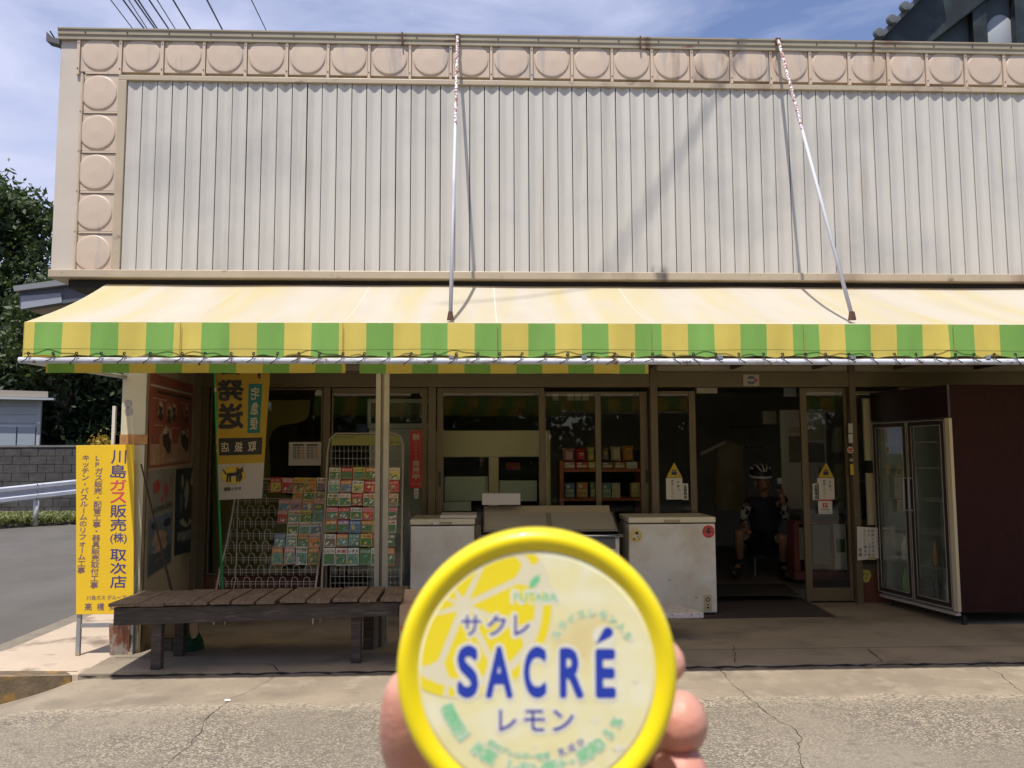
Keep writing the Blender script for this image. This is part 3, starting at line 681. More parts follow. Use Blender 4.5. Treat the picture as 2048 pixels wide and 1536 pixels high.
MB().tube([(XA, YA1+.02, zf-.01), (XE, YA1+.02, zf-.01)], .012, 8).build('upper_rail', pipem, aw)
for X in np.arange(-2.2, 9, 1.5): MB().tube([(X, YA1+.03, zf-.05), (X, (YA1+YB1)/2, (zf+zb)/2-.085), (X, YB1-.03, zb-.09)], .011, 6).build('rafter_tube', pipem, aw)
# lacing
tie = MB().tube([(-.012, -.014, .022+.012), (.0, -.02, .03), (-.01, -.028, .0), (-.045, -.018, -.018), (-.055, .01, -.022), (-.03, .028, 0), (.0, .006, .032)], .0035, 5)
tm = tie.mesh('lacing_tie', M('dark_cord', (.06, .05, .04), .9))
ring = MB().lathe([(.004, 0), (.010, .001), (.010, .004), (.004, .004)], (0, -.019, 0), (0, -1, 0), (1, 0, 0), 12, close=True).mesh('eyelet', black)
us = [60, 109, 156, 205, 251, 303, 366, 412, 464, 509, 557, 599, 641, 687, 730, 778, 823, 870, 913, 956, 999, 1044, 1091, 1135, 1184, 1229, 1264, 1304, 1346, 1385, 1430, 1476, 1525, 1563, 1609, 1649, 1695, 1741, 1786, 1829, 1867, 1908, 1945, 1985, 2027, 2070, 2112]
for i, u in enumerate(us):
    X = at(u, 705, YA1).x
    r = bpy.data.objects.new('eyelet', ring); COL.objects.link(r); r.parent = aw; r.location = Vector((X, YA1+.004, zv+.022))-aw.location
    o = bpy.data.objects.new('lacing_tie', tm); COL.objects.link(o); o.parent = aw; o.location = Vector((X, YA1+.004, zp+.002))-aw.location
    if u > 1330: o.scale.x = -1
    o.rotation_euler.y = radians(random.uniform(-12, 12))
m = MB()
for u in (903, 1168, 1440, 1705, 1975): p = at(u, 712, YA1); m.box(p.x-.016, p.x+.016, YA1-.012, YA1+.03, zp+.012, zp+.036)
m.build('pipe_clamp', galv, aw)
# stay rods
rods = []
for (ua, va, ub, vb) in ((915, 74, 901, 632), (1557, 82, 1704, 632)):
    A_ = at(ua, va, YF-.055); B_ = at(ub, vb, YA1+.03)
    r_ = MB().tube([A_+Vector((0, .06, .01)), A_, A_.lerp(B_, .5)+Vector((0, 0, -.006)), B_], .0135, 10).build('stay_rod', rodm, aw, smooth=True)
    m = MB(); m.prism([B_+Vector((-.014, -.012, .03)), B_+Vector((.014, -.012, .03)), B_+Vector((.024, -.012, -.028)), B_+Vector((-.024, -.012, -.028))], (0, .024, 0)); m.build('rod_foot', M('rusted_bracket', (.12, .06, .04), .8, nz=(60, .4)), r_)
    m = MB(); m.box(A_.x-.02, A_.x+.02, A_.y+.0, A_.y+.05, A_.z-.02, A_.z+.03); m.build('rod_hook', MATS['rusted_bracket'], r_)

# ------------------------------------------------------------------ posters on the side wall
def onwall(u, v, d=.004): return hit(u, v, WA+wn*d, wn)
def poster(label, corners, paint, col, mats):
    c = [onwall(u, v) for u, v in corners]                        # tl tr br bl
    m = MB(); m.prism(c, wn*.0012)
    def P(s, t, lift=.0026): a = c[3].lerp(c[2], s); b = c[0].lerp(c[1], s); return a.lerp(b, t)+wn*lift
    paint(m, P)
    return m.build('poster', mats, label=label, cat='poster', group='posters on the side wall')
def blob(m, P, cx, cy, rx, ry, mi, n=14, jit=.25, lift=.0026):
    pts = [P(cx+rx*cos(2*pi*k/n)*(1+random.uniform(-jit, jit)), cy+ry*sin(2*pi*k/n)*(1+random.uniform(-jit, jit)), lift) for k in range(n)]
    m.add(pts, [tuple(range(n))], mi)
def bar(m, P, x0, y0, x1, y1, mi, lift=.0026): m.quad(P(x0, y0, lift), P(x1, y0, lift), P(x1, y1, lift), P(x0, y1, lift), mi)
faded_red = M('faded_red_print', (.24, .070, .045), .6, nz=(7, .2)); sandp = M('sandy_print', (.34, .21, .14), .6, nz=(9, .3)); darkp = M('dark_brown_print', (.045, .03, .025), .6); palep = M('pale_print', (.42, .36, .30), .6)
def pa(m, P):
    bar(m, P, .02, .86, .98, .885, 3); bar(m, P, .15, .80, .95, .83, 4); bar(m, P, 0.02, .03, .98, .25, 2)
    for cx, cy in ((.22, .62), (.52, .63), (.84, .62), (.40, .60)):
        blob(m, P, cx, cy, .06, .10, 2); blob(m, P, cx, cy+.02, .035, .05, 4, lift=.003); blob(m, P, cx+.01, cy-.07, .05, .05, 4, lift=.0032); blob(m, P, cx+.01, cy+.06, .03, .02, 3, lift=.0034)
    for cx, cy in ((.36, .30), (.80, .30)):
        blob(m, P, cx, cy, .15, .14, 2, lift=.0028); blob(m, P, cx-.02, cy+.02, .07, .11, 4, lift=.0032); blob(m, P, cx+.05, cy-.06, .07, .09, 4, lift=.0034); blob(m, P, cx-.03, cy+.09, .05, .035, 3, lift=.0036)
    for x0, y0, x1 in ((.06, .735, .35), (.66, .735, .92), (.08, .45, .28), (.46, .43, .66), (.42, .06, .70), (.12, .10, .2)): bar(m, P, x0, y0, x1, y0+.008, 3)
poster('faded red poster of figures in costume, uppermost and largest on the side wall', [(299, 744), (386, 770), (381, 926), (297, 937)], pa, 0, [faded_red, faded_red, sandp, palep, darkp])
greyp = M('grey_print', (.20, .19, .165), .6, nz=(6, .1)); redp = M('soft_red_print', (.33, .06, .05), .6); bluep = M('slate_blue_print', (.10, .13, .17), .6, nz=(12, .3)); tanp = M('tan_print', (.30, .20, .13), .6, nz=(12, .3))
def pb(m, P):
    blob(m, P, .30, .84, .13, .06, 1); blob(m, P, .22, .80, .05, .03, 1); blob(m, P, .66, .78, .10, .075, 1); blob(m, P, .52, .70, .06, .03, 1); blob(m, P, .85, .88, .05, .03, 1)
    bar(m, P, .03, .22, .97, .545, 2); blob(m, P, .45, .33, .30, .09, 3, lift=.003); blob(m, P, .2, .47, .1, .035, 4, lift=.0032); blob(m, P, .75, .45, .16, .05, 4, lift=.0032); blob(m, P, .5, .24, .32, .05, 3, lift=.0034)
    bar(m, P, .02, .02, .98, .215, 5)
    for s_ in (.40, .30, .55): m.tube([P(.30, .84), P(s_, .91)], .001, 4, 4)
    o = P(.14, .585, .003); X = (P(.95, .60, .003)-o); h = (P(.14, .64, .003)-o); fit(m, 'SAITAMA OPAS', o, X.normalized(), h.normalized(), X.length*.98, h.length, 4, .02)
    o = P(.3, .105, .003); X = (P(.7, .11, .003)-o); fit(m, 'POSTERS', o, X.normalized(), h.normalized(), X.length, h.length*.5, 0, 0)
poster('grey poster of red fish and crayfish lettered SAITAMA OPAS, leftmost below the red poster', [(297, 942), (349, 936), (342, 1126), (295, 1158)], pb, 0, [greyp, redp, bluep, tanp, inkk, M('dark_slate_print', (.06, .07, .075), .6)])
def pc(m, P):
    for cx, cy, rx, ry, k in ((.5, .70, .10, .15, 1), (.3, .85, .06, .08, 1), (.8, .85, .12, .08, 1), (.55, .48, .22, .16, 2), (.45, .36, .28, .05, 1), (.55, .20, .35, .07, 3), (.25, .60, .08, .12, 3), (.86, .5, .05, .18, 3)): blob(m, P, cx, cy, rx, ry, k, jit=.4, lift=.0026+.0002*cy)
    for i in range(10): bar(m, P, .12+i*.08, .16, .16+i*.08, .26, 1, lift=.0034)
poster('dark blue black poster with a pale ragged picture, rightmost below the red poster', [(352, 938), (393, 934), (388, 1101), (349, 1112)], pc, 0, [M('blue_black_print', (.020, .028, .035), .5), M('ivory_print', (.32, .30, .22), .6), darkp, bluep])
# stick leaning on the posters
p0 = onwall(282, 928, .03); p1 = gz(345, 1190, .45)
MB().tube([p0, p0.lerp(onwall(345, 1190, .16), .5), onwall(345, 1190, .22), onwall(352, 1250, .30)], [.006, .008, .010, .010], 7).build('leaning_stick', M('dark_brown_stick', (.035, .017, .010), .7), label='thin dark brown stick leaning against the posters on the side wall', cat='stick')

# ------------------------------------------------------------------ yellow sign board
YS = 6.70
sg = thing('signboard', 'tall yellow gas dealer signboard with blue and red Japanese lettering on two metal legs', 'sign', at(210, 1308, YS))
a = at(152, 1229, YS); b = at(268, 889, YS)
MB().prism([at(152, 1229, YS), at(267, 1228, YS), at(268, 889, YS), at(152, 891, YS)], (0, .012, 0)).build('panel', signy, sg, bevel=.002)
for u0, u1 in ((152, 160), (257, 266)):
    l0 = at(u0, 1230, YS).x; l1 = at(u1, 1230, YS).x
    MB().box(l0, l1, YS+.013, YS+.04, 0, a.z+.30).build('leg', galv, sg)
    MB().box(l0-.001, l1+.001, YS+.0125, YS+.0405, .0, .02).build('leg_tip', M('dirty_leg_tip', (.38, .30, .19), .7), sg)
MB().box(at(160, 1242, YS).x, at(257, 1242, YS).x, YS+.016, YS+.036, DZ(1246, YS), DZ(1238, YS)).build('crossbar', galv, sg)
m = MB(); yl = YS-.0015
big = [('川', 899, 928), ('島', 928, 957), ('ガ', 958, 982), ('ス', 983, 1007), ('販', 1008, 1036), ('売', 1036, 1063), ('(株)', 1064, 1089), ('取', 1097, 1123), ('次', 1124, 1149), ('店', 1150, 1177)]
for ch, v0, v1 in big:
    fitpx(m, ch, 220 if ch != '川' else 222, v0+1, 253 if ch != '(株)' else 254, v1-1, yl, 1 if ch in 'ガス' else 0, .012)
vtpx(m, 'LPガス販売・配管工事・器具販売取付工事', 199, 909, 1177, yl, 2, .012, 1.02, 1.25)
vtpx(m, 'キッチン・バスルームのリフォーム工事', 172, 909, 1147, yl, 2, .012, 1.02, 1.25)
fitpx(m, '川島ガス グループ', 173, 1190, 252, 1200, yl, 2, .004); [fitpx(m, ch, 169+k*24.5, 1206, 184+k*24.5, 1221, yl, 2, .01) for k, ch in enumerate('高橋商店')]
m.build('lettering', [inkb, inkp, M('faded_violet_ink', (.18, .11, .16), .6)], sg)
# rusty plate leaning on the column foot
m = MB(); m.prism([gz(219, 1310), gz(258, 1309), at(260, 1246, 6.66), at(218, 1247, 6.66)], (0, .012, 0)); 
m.build('rusty_plate', M('rusted_white_sheet', (.38, .33, .28), .6, nz=(8, .15), layers=[((.20, .07, .03), 7, (1, 1, .6), .48, .56), ((.10, .035, .025), 4, (3, 1, 1), .55, .66)]), label='rusty metal plate leaning at the foot of the yellow signboard', cat='metal plate')

# ------------------------------------------------------------------ bench
bn = thing('bench', 'long weathered wooden bench with cross planks on dark timber legs', 'bench', gz(500, 1330))
zt = .500
fl, fr_ = at(216, 1207, 6.16), at(803, 1204, 6.28)
edg = [(216, 282), (278, 340), (330, 392), (385, 440), (418, 490), (462, 534), (512, 584), (557, 632), (613, 684), (668, 730), (720, 770), (756, 806)]
tops = [(216, 275), (272, 326), (329, 382), (380, 412), (420, 457), (463, 507), (513, 548), (559, 609), (614, 659), (665, 714), (719, 752), (760, 803)]
for i, (u0, u1) in enumerate(tops):
    t = (u0-216)/587.; yf = 6.16+.10*t; yb = 6.74+.10*t
    x0 = at(u0, 1206, yf).x; x1 = at(u1, 1206, yf).x; z = zt+random.uniform(-.003, .006)
    sk = .02*(1-t)
    MB().prism([(x0, yf+random.uniform(-.01, .012), z-.024), (x1, yf+random.uniform(-.01, .012), z-.024), (x1+sk, yb+random.uniform(-.01, .01), z-.024), (x0+sk, yb, z-.024)], (0, 0, .024)).build('plank', woodd, bn, bevel=.004)
for (ya, yb2, nm) in ((6.19, 6.27, 0), (6.66, 6.74, 0)):
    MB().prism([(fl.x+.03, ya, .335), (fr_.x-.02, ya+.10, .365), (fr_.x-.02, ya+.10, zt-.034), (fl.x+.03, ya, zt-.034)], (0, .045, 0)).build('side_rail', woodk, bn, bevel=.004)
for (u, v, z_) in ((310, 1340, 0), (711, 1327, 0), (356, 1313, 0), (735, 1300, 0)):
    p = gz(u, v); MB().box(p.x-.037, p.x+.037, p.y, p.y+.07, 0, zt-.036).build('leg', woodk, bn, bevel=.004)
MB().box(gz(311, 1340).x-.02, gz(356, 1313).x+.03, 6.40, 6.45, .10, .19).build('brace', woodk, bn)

# green bundle under the bench
p = at(368, 1262, 6.78)
m = MB(); m.lathe([(.13, 0), (.12, .06), (.07, .16), (.03, .26)], (p.x, p.y+.1, .0), (0, 0, 1), (1, 0, 0), 20)
g1 = m.build('net_bundle', M('dark_green_net', (.012, .07, .03), .8, nz=(60, .5), bump=(90, .8)), label='dark green net bundle with a tan rim lying under the bench', cat='net')
m = MB(); c = at(388, 1256, 6.66); m.lathe([(.075, 0), (.085, .012), (.02, .03), (.0, .032)], c, (-.6, -.7, .2), (0, 0, 1), 18); m.build('rim', M('tan_straw', (.30, .21, .11), .8), g1)
# cardboard box
bx = thing('cardboard_box', 'brown cardboard box with red print standing right of the bench', 'box', gz(840, 1335))
p0 = gz(798, 1335); Yb = p0.y
MB().box(p0.x, p0.x+.42, Yb, Yb+.32, 0, at(800, 1212, Yb).z).build('carton', card, bx, bevel=.003)
zz = at(800, 1212, Yb).z; MB().prism([(p0.x+.01, Yb+.16, zz+.002), (p0.x+.41, Yb+.16, zz+.002), (p0.x+.43, Yb+.24, zz+.085), (p0.x+.02, Yb+.24, zz+.085)], (0, .004, 0)).build('flap', card, bx)
m = MB(); m.box(p0.x+.012, p0.x+.20, Yb-.002, Yb-.0005, zz-.185, zz-.150); fit(m, 'TOMATO', Vector((p0.x+.03, Yb-.002, zz-.22)), XX, ZZ, .16, .022, 0, .01); m.box(p0.x+.012, p0.x+.20, Yb-.002, Yb-.0005, zz-.30, zz-.27); m.build('print', inkr, bx)

# ------------------------------------------------------------------ banner
YBn = 7.55
bnr = thing('banner', 'yellow courier banner seen from behind, mirrored lettering and black cat, on green pole', 'banner', gz(448, 1249))
pbot = gz(448, 1249); ptop = at(428, 700, 7.45)
MB().tube([pbot+Vector((0, 0, .0)), pbot.lerp(ptop, .5)+Vector((-.008, 0, 0)), ptop], [.012, .011, .009], 8).build('pole', greenp, bnr)
for v in (778, 882, 898): p = pbot.lerp(ptop, (1249-v)/549.); MB().tube([p-Vector((0, 0, .02)), p+Vector((0, 0, .02))], .014, 8).build('pole_joint', M('cream_plastic', (.45, .40, .28), .5), bnr)
yc = M('yellow_banner_cloth', (.50, .33, .035), .8, trans=((.5, .33, .03), .25), nz=(5, .06)); wc = M('white_banner_cloth', (.50, .46, .40), .8, trans=((.5, .46, .4), .25), nz=(5, .05))
def BP(s, t, lift=0):   # s 0..1 left-right, t 0..1 top-bottom
    u = (428+10*t)+(s)*((541-428)*(1-t)+(524-438)*t); v = 735+t*(998-735)+(-4+8*s)*(-t*.5)
    y = YBn+.008*sin(s*6+t*2.5)+.006*sin(s*3-t*5)-lift
    return at(u, v, y)
m = MB(); ns, nT = 16, 26
for j in range(nT+1):
    for i in range(ns+1): m.v.append(BP(i/ns, j/nT))
for j in range(nT):
    for i in range(ns): b = j*(ns+1)+i; m.f.append((b, b+ns+1, b+ns+2, b+1)); m.m.append(0 if j/nT < .71 else 1)
m.build('cloth', [yc, wc], bnr, smooth=True)
m = MB()
def bfit(body, s0, t0, s1, t1, mi, off=0, mirror=True):
    vs, fs = glyph(body, off); xs = [a for a, b, k in vs]; ys = [b for a, b, k in vs]; x0, x1, y0, y1 = min(xs), max(xs), min(ys), max(ys)
    out = []
    for a, b, k in vs:
        q = (a-x0)/(x1-x0); q = 1-q if mirror else q
        out.append(BP(s0+(s1-s0)*q, t1+(t0-t1)*((b-y0)/(y1-y0)), .0075+k*.0004))
    m.add(out, fs, mi)
def bquad(s0, t0, s1, t1, mi, lift=.0035, n=8):
    for k in range(n):
        a, b = s0+(s1-s0)*k/n, s0+(s1-s0)*(k+1)/n
        for q in range(4):
            c_, d = t0+(t1-t0)*q/4, t0+(t1-t0)*(q+1)/4
            m.quad(BP(a, d, lift), BP(b, d, lift), BP(b, c_, lift), BP(a, c_, lift), mi)
bfit('日', .12, -.02, .46, .055, 0, .04); bfit('発', .04, .09, .54, .255, 0, .04); bfit('送', .04, .27, .54, .465, 0, .04)
bfit('す', .74, .0, .86, .09, 0, .04)
bquad(.62, .125, .87, .50, 1); 
for k, ch in enumerate('宅急便'): bfit(ch, .67, .15+k*.115, .82, .245+k*.115, 2, .02)
bquad(.04, .535, .93, .665, 0)
for k, ch in enumerate('店扱取'): bfit(ch, .08+k*.28, .565, .25+k*.28, .64, 2, .02)
# oval and cat
n_ = 32; m.add([BP(.34+.27*cos(2*pi*k/n_), .815+.068*sin(2*pi*k/n_), .005) for k in range(n_)], [tuple(range(n_-1, -1, -1))], 3)
def catp(pts): m.add([BP(.34+a*.40, .815-b*.085, .008) for a, b in pts], [tuple(range(len(pts)))], 0)
catp([(-.40, .10), (-.30, .18), (.10, .22), (.28, .35), (.30, -.05), (-.30, -.10)])          # body
catp([(.16, .30), (.16, .72), (.28, .52), (.40, .55), (.52, .75), (.52, .30), (.40, .10), (.24, .10)])  # head, ears
catp([(-.36, .10), (-.55, .55), (-.62, .52), (-.42, .02)])                                   # tail
for a, b in ((-.36, -.18), (-.24, -.02), (.14, .02), (.26, .12)): catp([(a, 0), (a+.10, 0), (a+.10+b*.3, -.62), (a+.0+b*.3, -.62)])
catp([(.34, .1), (.44, .12), (.50, -.22), (.40, -.5), (.30, -.25)])                          # kitten
bfit('ヤマト運輸', .12, .905, .52, .935, 0, .02)
m.build('print', [inkk, M('teal_print', (.01, .13, .11), .7), M('cream_print', (.48, .43, .30), .7), M('mustard_print', (.50, .36, .04), .7)], bnr)

# ------------------------------------------------------------------ seed racks and packets
def rackframe(p0, nrm): return lambda u, v, d=0: hit(u, v, p0+nrm*d, nrm)
# left rack leans back
pa0 = gz(430, 1249); nr1 = Vector((0, -1, .36)).normalized(); R1 = rackframe(pa0, nr1)
rk = thing('seed_rack', 'leaning white wire seed rack with empty hooped rows at left, beside the banner pole', 'rack', gz(530, 1249), 'wire seed racks')
MB().tube([gz(427, 1250), R1(432, 1180), R1(440, 1140), R1(455, 1080), R1(472, 985), R1(478, 958)], .010, 6).build('upright', wirew, rk)
MB().tube([gz(625, 1250), R1(630, 1180), R1(641, 1100), R1(650, 1010), R1(655, 958)], .010, 6).build('upright', wirew, rk)
MB().tube([R1(478, 958), R1(655, 958)], .008, 6).build('top_rail', wirew, rk)
MB().tube([gz(444, 1252)+Vector((.02, .0, 0)), R1(455, 1170, -.02)+Vector((0, .25, 0)), R1(470, 1000, -.02)+Vector((0, .1, 0))], .006, 6).build('strut', wirew, rk)
rows1 = [974, 997, 1020, 1043, 1067, 1091, 1115, 1139, 1163]
for j, v in enumerate(rows1):
    uL = 474-(v-974)*.235; uR = 652-(v-974)*.12; m = MB()
    m.tube([R1(uL, v), R1(uR, v)], .0028, 4); m.tube([R1(uL, v+5, .03), R1(uR, v+5, .03)], .0028, 4)
    for k in range(8):
        uc = uL+4+(k+.5)*(uR-uL-8)/8; pth = []
        for a in np.linspace(0, pi, 7): pth.append(R1(uc-6.2*cos(a), v-1-8*sin(a), .032))
        if uc > 546 and v < 1125: continue
        pth = [R1(uc-6.2, v+12, .030)]+pth+[R1(uc+6.2, v+12, .030)]; m.tube(pth, .0030, 4, cap=False)
        m.tube([R1(uc+10, v-2), R1(uc+10, v+12, .0)], .0016, 4, cap=False)
    m.build('hoop_row', wirew, rk)
# right rack
pb0 = at(650, 1175, 7.86); nr2 = Vector((0, -1, .14)).normalized(); R2 = rackframe(pb0, nr2)
rk2 = thing('seed_rack', 'taller wire seed rack with rounded green header board behind the twin posts', 'rack', gz(725, 1240), 'wire seed racks')
MB().tube([gz(640, 1245), R2(643, 1180), R2(655, 905), R2(660, 878), R2(672, 867), R2(790, 867), R2(800, 873), R2(806, 890), R2(802, 1180), gz(800, 1243)], .010, 7).build('frame_tube', M('cream_tube', (.36, .33, .26), .45), rk2)
m = MB(); m.prism([R2(u, v, .004) for u, v in ((663, 891), (663, 876), (672, 870), (790, 870), (801, 876), (801, 891))], nr2*.006); hb = m.build('header_board', M('olive_board', (.24, .24, .06), .6), rk2)
m = MB(); o = R2(668, 876, .012); X = R2(708, 876, .012)-o; fit(m, 'タキイのタネ', o, X.normalized(), ZZ, X.length, .014, 0); o = R2(779, 887, .012); X = R2(800, 887, .012)-o; fit(m, 'タネ', o, X.normalized(), ZZ, X.length, .02, 0); m.build('lettering', inkk, hb, kind='stuff')
m = MB()
for v in (902, 917, 932, 1140, 1153, 1166): m.tube([R2(660, v), R2(803, v)], .002, 4, cap=False)
for k in range(17): u = 662+k*8.7; m.tube([R2(u, 892), R2(u, 936)], .0016, 4, cap=False); m.tube([R2(u-10+k*.5, 1134), R2(u-10+k*.5, 1180)], .0016, 4, cap=False)
m.build('wire_grid', wirew, rk2, kind='stuff')
rows2 = [(935, 959), (961, 985), (987, 1012), (1015, 1039), (1041, 1065), (1068, 1093), (1096, 1131)]
for v0, v1 in rows2: MB().tube([R2(652, v1-3, .03), R2(803, v1-3, .03)], .002, 4).build('shelf_wire', wirew, rk2)
# packets
pk = {'red': (.55, .06, .05), 'orange': (.66, .27, .07), 'yellow': (.66, .55, .13), 'green': (.10, .21, .08), 'teal': (.15, .33, .27), 'white': (.72, .71, .64), 'purple': (.36, .20, .40), 'pink': (.66, .33, .33), 'blue': (.14, .24, .40), 'brown': (.24, .17, .11), 'cream': (.68, .62, .42)}
for k_, c_ in pk.items(): M('packet_'+k_, c_, .5, nz=(90, .25))
words = ['日本春', 'ほうれん草', '小松菜', 'はくさい', '大根', 'かぶ', 'レタス', 'しゅんぎく', 'にんじん', 'サラダ', 'キャベツ', 'そらまめ', '水菜']
ordn = ['first', 'second', 'third', 'fourth', 'fifth', 'sixth', 'seventh']
def packet(RF, u0, v0, u1, v1, head, body, ink, label, lift, tilt=0, blobc=None, wd=None):
    A1, B1, C1, D1 = RF(u0, v0, lift), RF(u1, v0+tilt, lift), RF(u1-1, v1+tilt, lift), RF(u0-1, v1, lift)
    m = MB(); nrm = (D1-A1).cross(B1-A1).normalized()
    if nrm.y > 0: nrm = -nrm
    m.prism([A1, B1, C1, D1], -nrm*.004, 0)
    X = (B1-A1); Yv = (A1-D1)
    def P(s, t, l=.0008): return D1+X*s+Yv*t+nrm*l
    m.quad(P(.05, .05), P(.95, .05), P(.95, .66), P(.05, .66), 1)
    for q in range(7):
        cx, cy_ = random.uniform(.15, .85), random.uniform(.12, .55); rr = random.uniform(.06, .15)
        n_ = 6; m.add([P(cx+rr*cos(2*pi*k/n_), cy_+rr*.9*sin(2*pi*k/n_+.5), .0012+q*.0001) for k in range(n_)], [tuple(range(n_))], 3 if q % 2 else 4)
    o_ = P(.08, .72, .0014); fit(m, wd or random.choice(words), o_, X.normalized(), Yv.normalized(), X.length*.84, Yv.length*.19, 2, .03)
    return m.build('seed_packet', [MATS['packet_'+head], MATS['packet_'+body], ink, MATS['packet_'+(blobc or random.choice(('white', 'green', 'yellow')))], MATS['packet_'+random.choice(('teal', 'green', 'cream'))]], label=label, cat='seed packet', group='seed packets on the racks')
L1 = [  # row index words, list
 ('top row', 955, 985, [(541, 563, 'red', 'yellow'), (565, 587, 'pink', 'red'), (588, 609, 'yellow', 'brown'), (610, 632, 'yellow', 'orange'), (634, 653, 'white', 'purple')]),
 ('second row', 978, 999, [(586, 606, 'teal', 'orange'), (608, 630, 'cream', 'green'), (631, 652, 'cream', 'brown')]),
 ('third row', 999, 1022, [(558, 580, 'pink', 'blue'), (581, 603, 'pink', 'purple'), (605, 627, 'orange', 'blue'), (628, 650, 'pink', 'green')]),
 ('fourth row', 1021, 1045, [(556, 575, 'pink', 'red'), (577, 600, 'cream', 'teal'), (601, 623, 'yellow', 'green'), (625, 646, 'teal', 'teal')]),
 ('fifth row', 1045, 1069, [(575, 597, 'white', 'green'), (599, 620, 'white', 'teal'), (621, 644, 'white', 'blue')]),
 ('sixth row', 1068, 1094, [(549, 571, 'blue', 'teal'), (573, 594, 'white', 'teal'), (596, 617, 'orange', 'green'), (618, 641, 'pink', 'orange')]),
 ('lowest row', 1093, 1129, [(544, 566, 'orange', 'teal'), (569, 590, 'pink', 'teal'), (592, 615, 'white', 'teal'), (617, 638, 'orange', 'green')])]
for ri, (rn, v0, v1, lst) in enumerate(L1):
    for k, (u0, u1, hd, bd) in enumerate(lst):
        packet(R1, u0, v0, u1, v1, hd, bd, random.choice((inkk, inkr, inkr)) if hd in ('white', 'cream', 'yellow') else MATS['packet_white'], f'seed packet, {hd} heading over {bd} picture, {ordn[k]} in {rn} of left rack', .010+.0012*ri+.001*k, tilt=random.uniform(-1.5, 1.5))
heads = [['cream', 'red', 'yellow', 'orange', 'green', 'cream'], ['white', 'orange', 'white', 'red', 'cream', 'red'], ['cream', 'white', 'red', 'cream', 'yellow', 'cream'], ['pink', 'red', 'white', 'pink', 'green', 'pink'], ['orange', 'purple', 'blue', 'orange', 'yellow', 'white'], ['white', 'orange', 'teal', 'yellow', 'red', 'brown'], ['white', 'white', 'white', 'green', 'white', 'orange']]
bods = [['green']*5+['yellow'], ['teal', 'blue', 'yellow', 'red', 'green', 'red'], ['green', 'green', 'brown', 'green', 'teal', 'brown'], ['green', 'green', 'green', 'red', 'green', 'green'], ['green', 'green', 'blue', 'green', 'teal', 'green'], ['brown', 'teal', 'teal', 'green', 'green', 'green'], ['green', 'green', 'teal', 'green', 'green', 'green']]
rn2 = ['top row', 'second row', 'third row', 'fourth row', 'fifth row', 'sixth row', 'lowest row']
for ri, (v0, v1) in enumerate(rows2):
    for k in range(6):
        u0 = 658-ri*1.9+k*(24.0)+(1 if k < 4 else 0); u1 = u0+22.5
        hd, bd = heads[ri][k], bods[ri][k]
        packet(R2, u0, v0, u1, v1, hd, bd, inkk if hd in ('white', 'cream', 'yellow') and k % 2 == 0 else (inkr if hd in ('white', 'cream', 'yellow', 'pink') else MATS['packet_white']), f'seed packet, {hd} heading over {bd} picture, {ordn[k]} in {rn2[ri]} of right rack', .02+.001*k, tilt=random.uniform(-.8, .8))

# ------------------------------------------------------------------ freezers and counter things
def stick_on(m, u, v, r, Y, mi, dy=0): c = at(u, v, Y); m.lathe([(.0003, .001), (r, .001), (r, 0)], (c.x, Y-dy, c.z), (0, -1, 0), (1, 0, 0), 24, mi)
def chest(name, label, u0, u1, vt, Y, Yb_, hgt, lidt=.055, gp_=None):
    x0, x1 = at(u0, vt, Y).x, at(u1, vt, Y).x
    f = thing(name, label, 'freezer', ((x0+x1)/2, (Y+Yb_)/2, 0), 'chest freezers')
    b = MB().box(x0+.005, x1-.005, Y+.01, Yb_, .03, hgt-lidt-.012).build('cabinet', whitee, f, bevel=.012)
    MB().box(x0+.02, x1-.02, Y+.03, Yb_-.02, hgt-lidt-.0115, hgt-lidt-.0005).build('gasket', black, f)
    MB().box(x0, x1, Y, Yb_, hgt-lidt, hgt).build('lid', whitee2, f, bevel=.010)
    MB().box(x0+.06, x0+.12, Y+.04, Y+.10, 0, .029).box(x1-.12, x1-.06, Y+.04, Y+.10, 0, .029).build('foot', black, f)
    return f, x0, x1
f2, x0, x1 = chest('chest_freezer', 'white chest freezer with two round stickers, at the doorway', 1257, 1432, 1045, 7.95, 8.50, .965)
MB().box(at(1328, 1050, 7.95).x, at(1360, 1050, 7.95).x, 7.944, 7.9495, .915, .942).build('lid_handle', M('tan_plastic', (.40, .33, .22), .5), f2)
m = MB(); c = at(1345, 1056, 7.95); m.lathe([(.0005, .003), (.028, .003), (.032, 0)], (0, 0, 0), (0, -1, 0), (1, 0, 0), 20)
for v in m.v: v.x = v.x+c.x; v.z = v.z*.36+c.z; v.y += 7.958
m.build('badge', chrome, f2)
m = MB(); stick_on(m, 1272, 1071, .060, 7.9575, 0); stick_on(m, 1272, 1071, .050, 7.9575, 1, .0012)
for dx, dz, r, mi in ((.008, .022, .016, 3), (.005, -.006, .022, 2), (-.03, -.004, .010, 2), (.018, -.012, .008, 3), (-.02, -.034, .012, 4), (.03, -.034, .006, 3)):
    c = at(1272, 1071, 7.955); m.lathe([(.0003, .001), (r, .001), (r, 0)], (c.x+dx, 7.9575-.0024, c.z+dz), (0, -1, 0), (1, 0, 0), 12, mi)
m.build('yellow_round_sticker', [inky, M('pale_yellow_ink', (.58, .50, .22), .6), paper, inkk, inkr], f2)
m = MB(); stick_on(m, 1417, 1063, .062, 7.9575, 0); stick_on(m, 1417, 1063, .048, 7.9575, 1, .0012)
c = at(1417, 1063, 7.955)
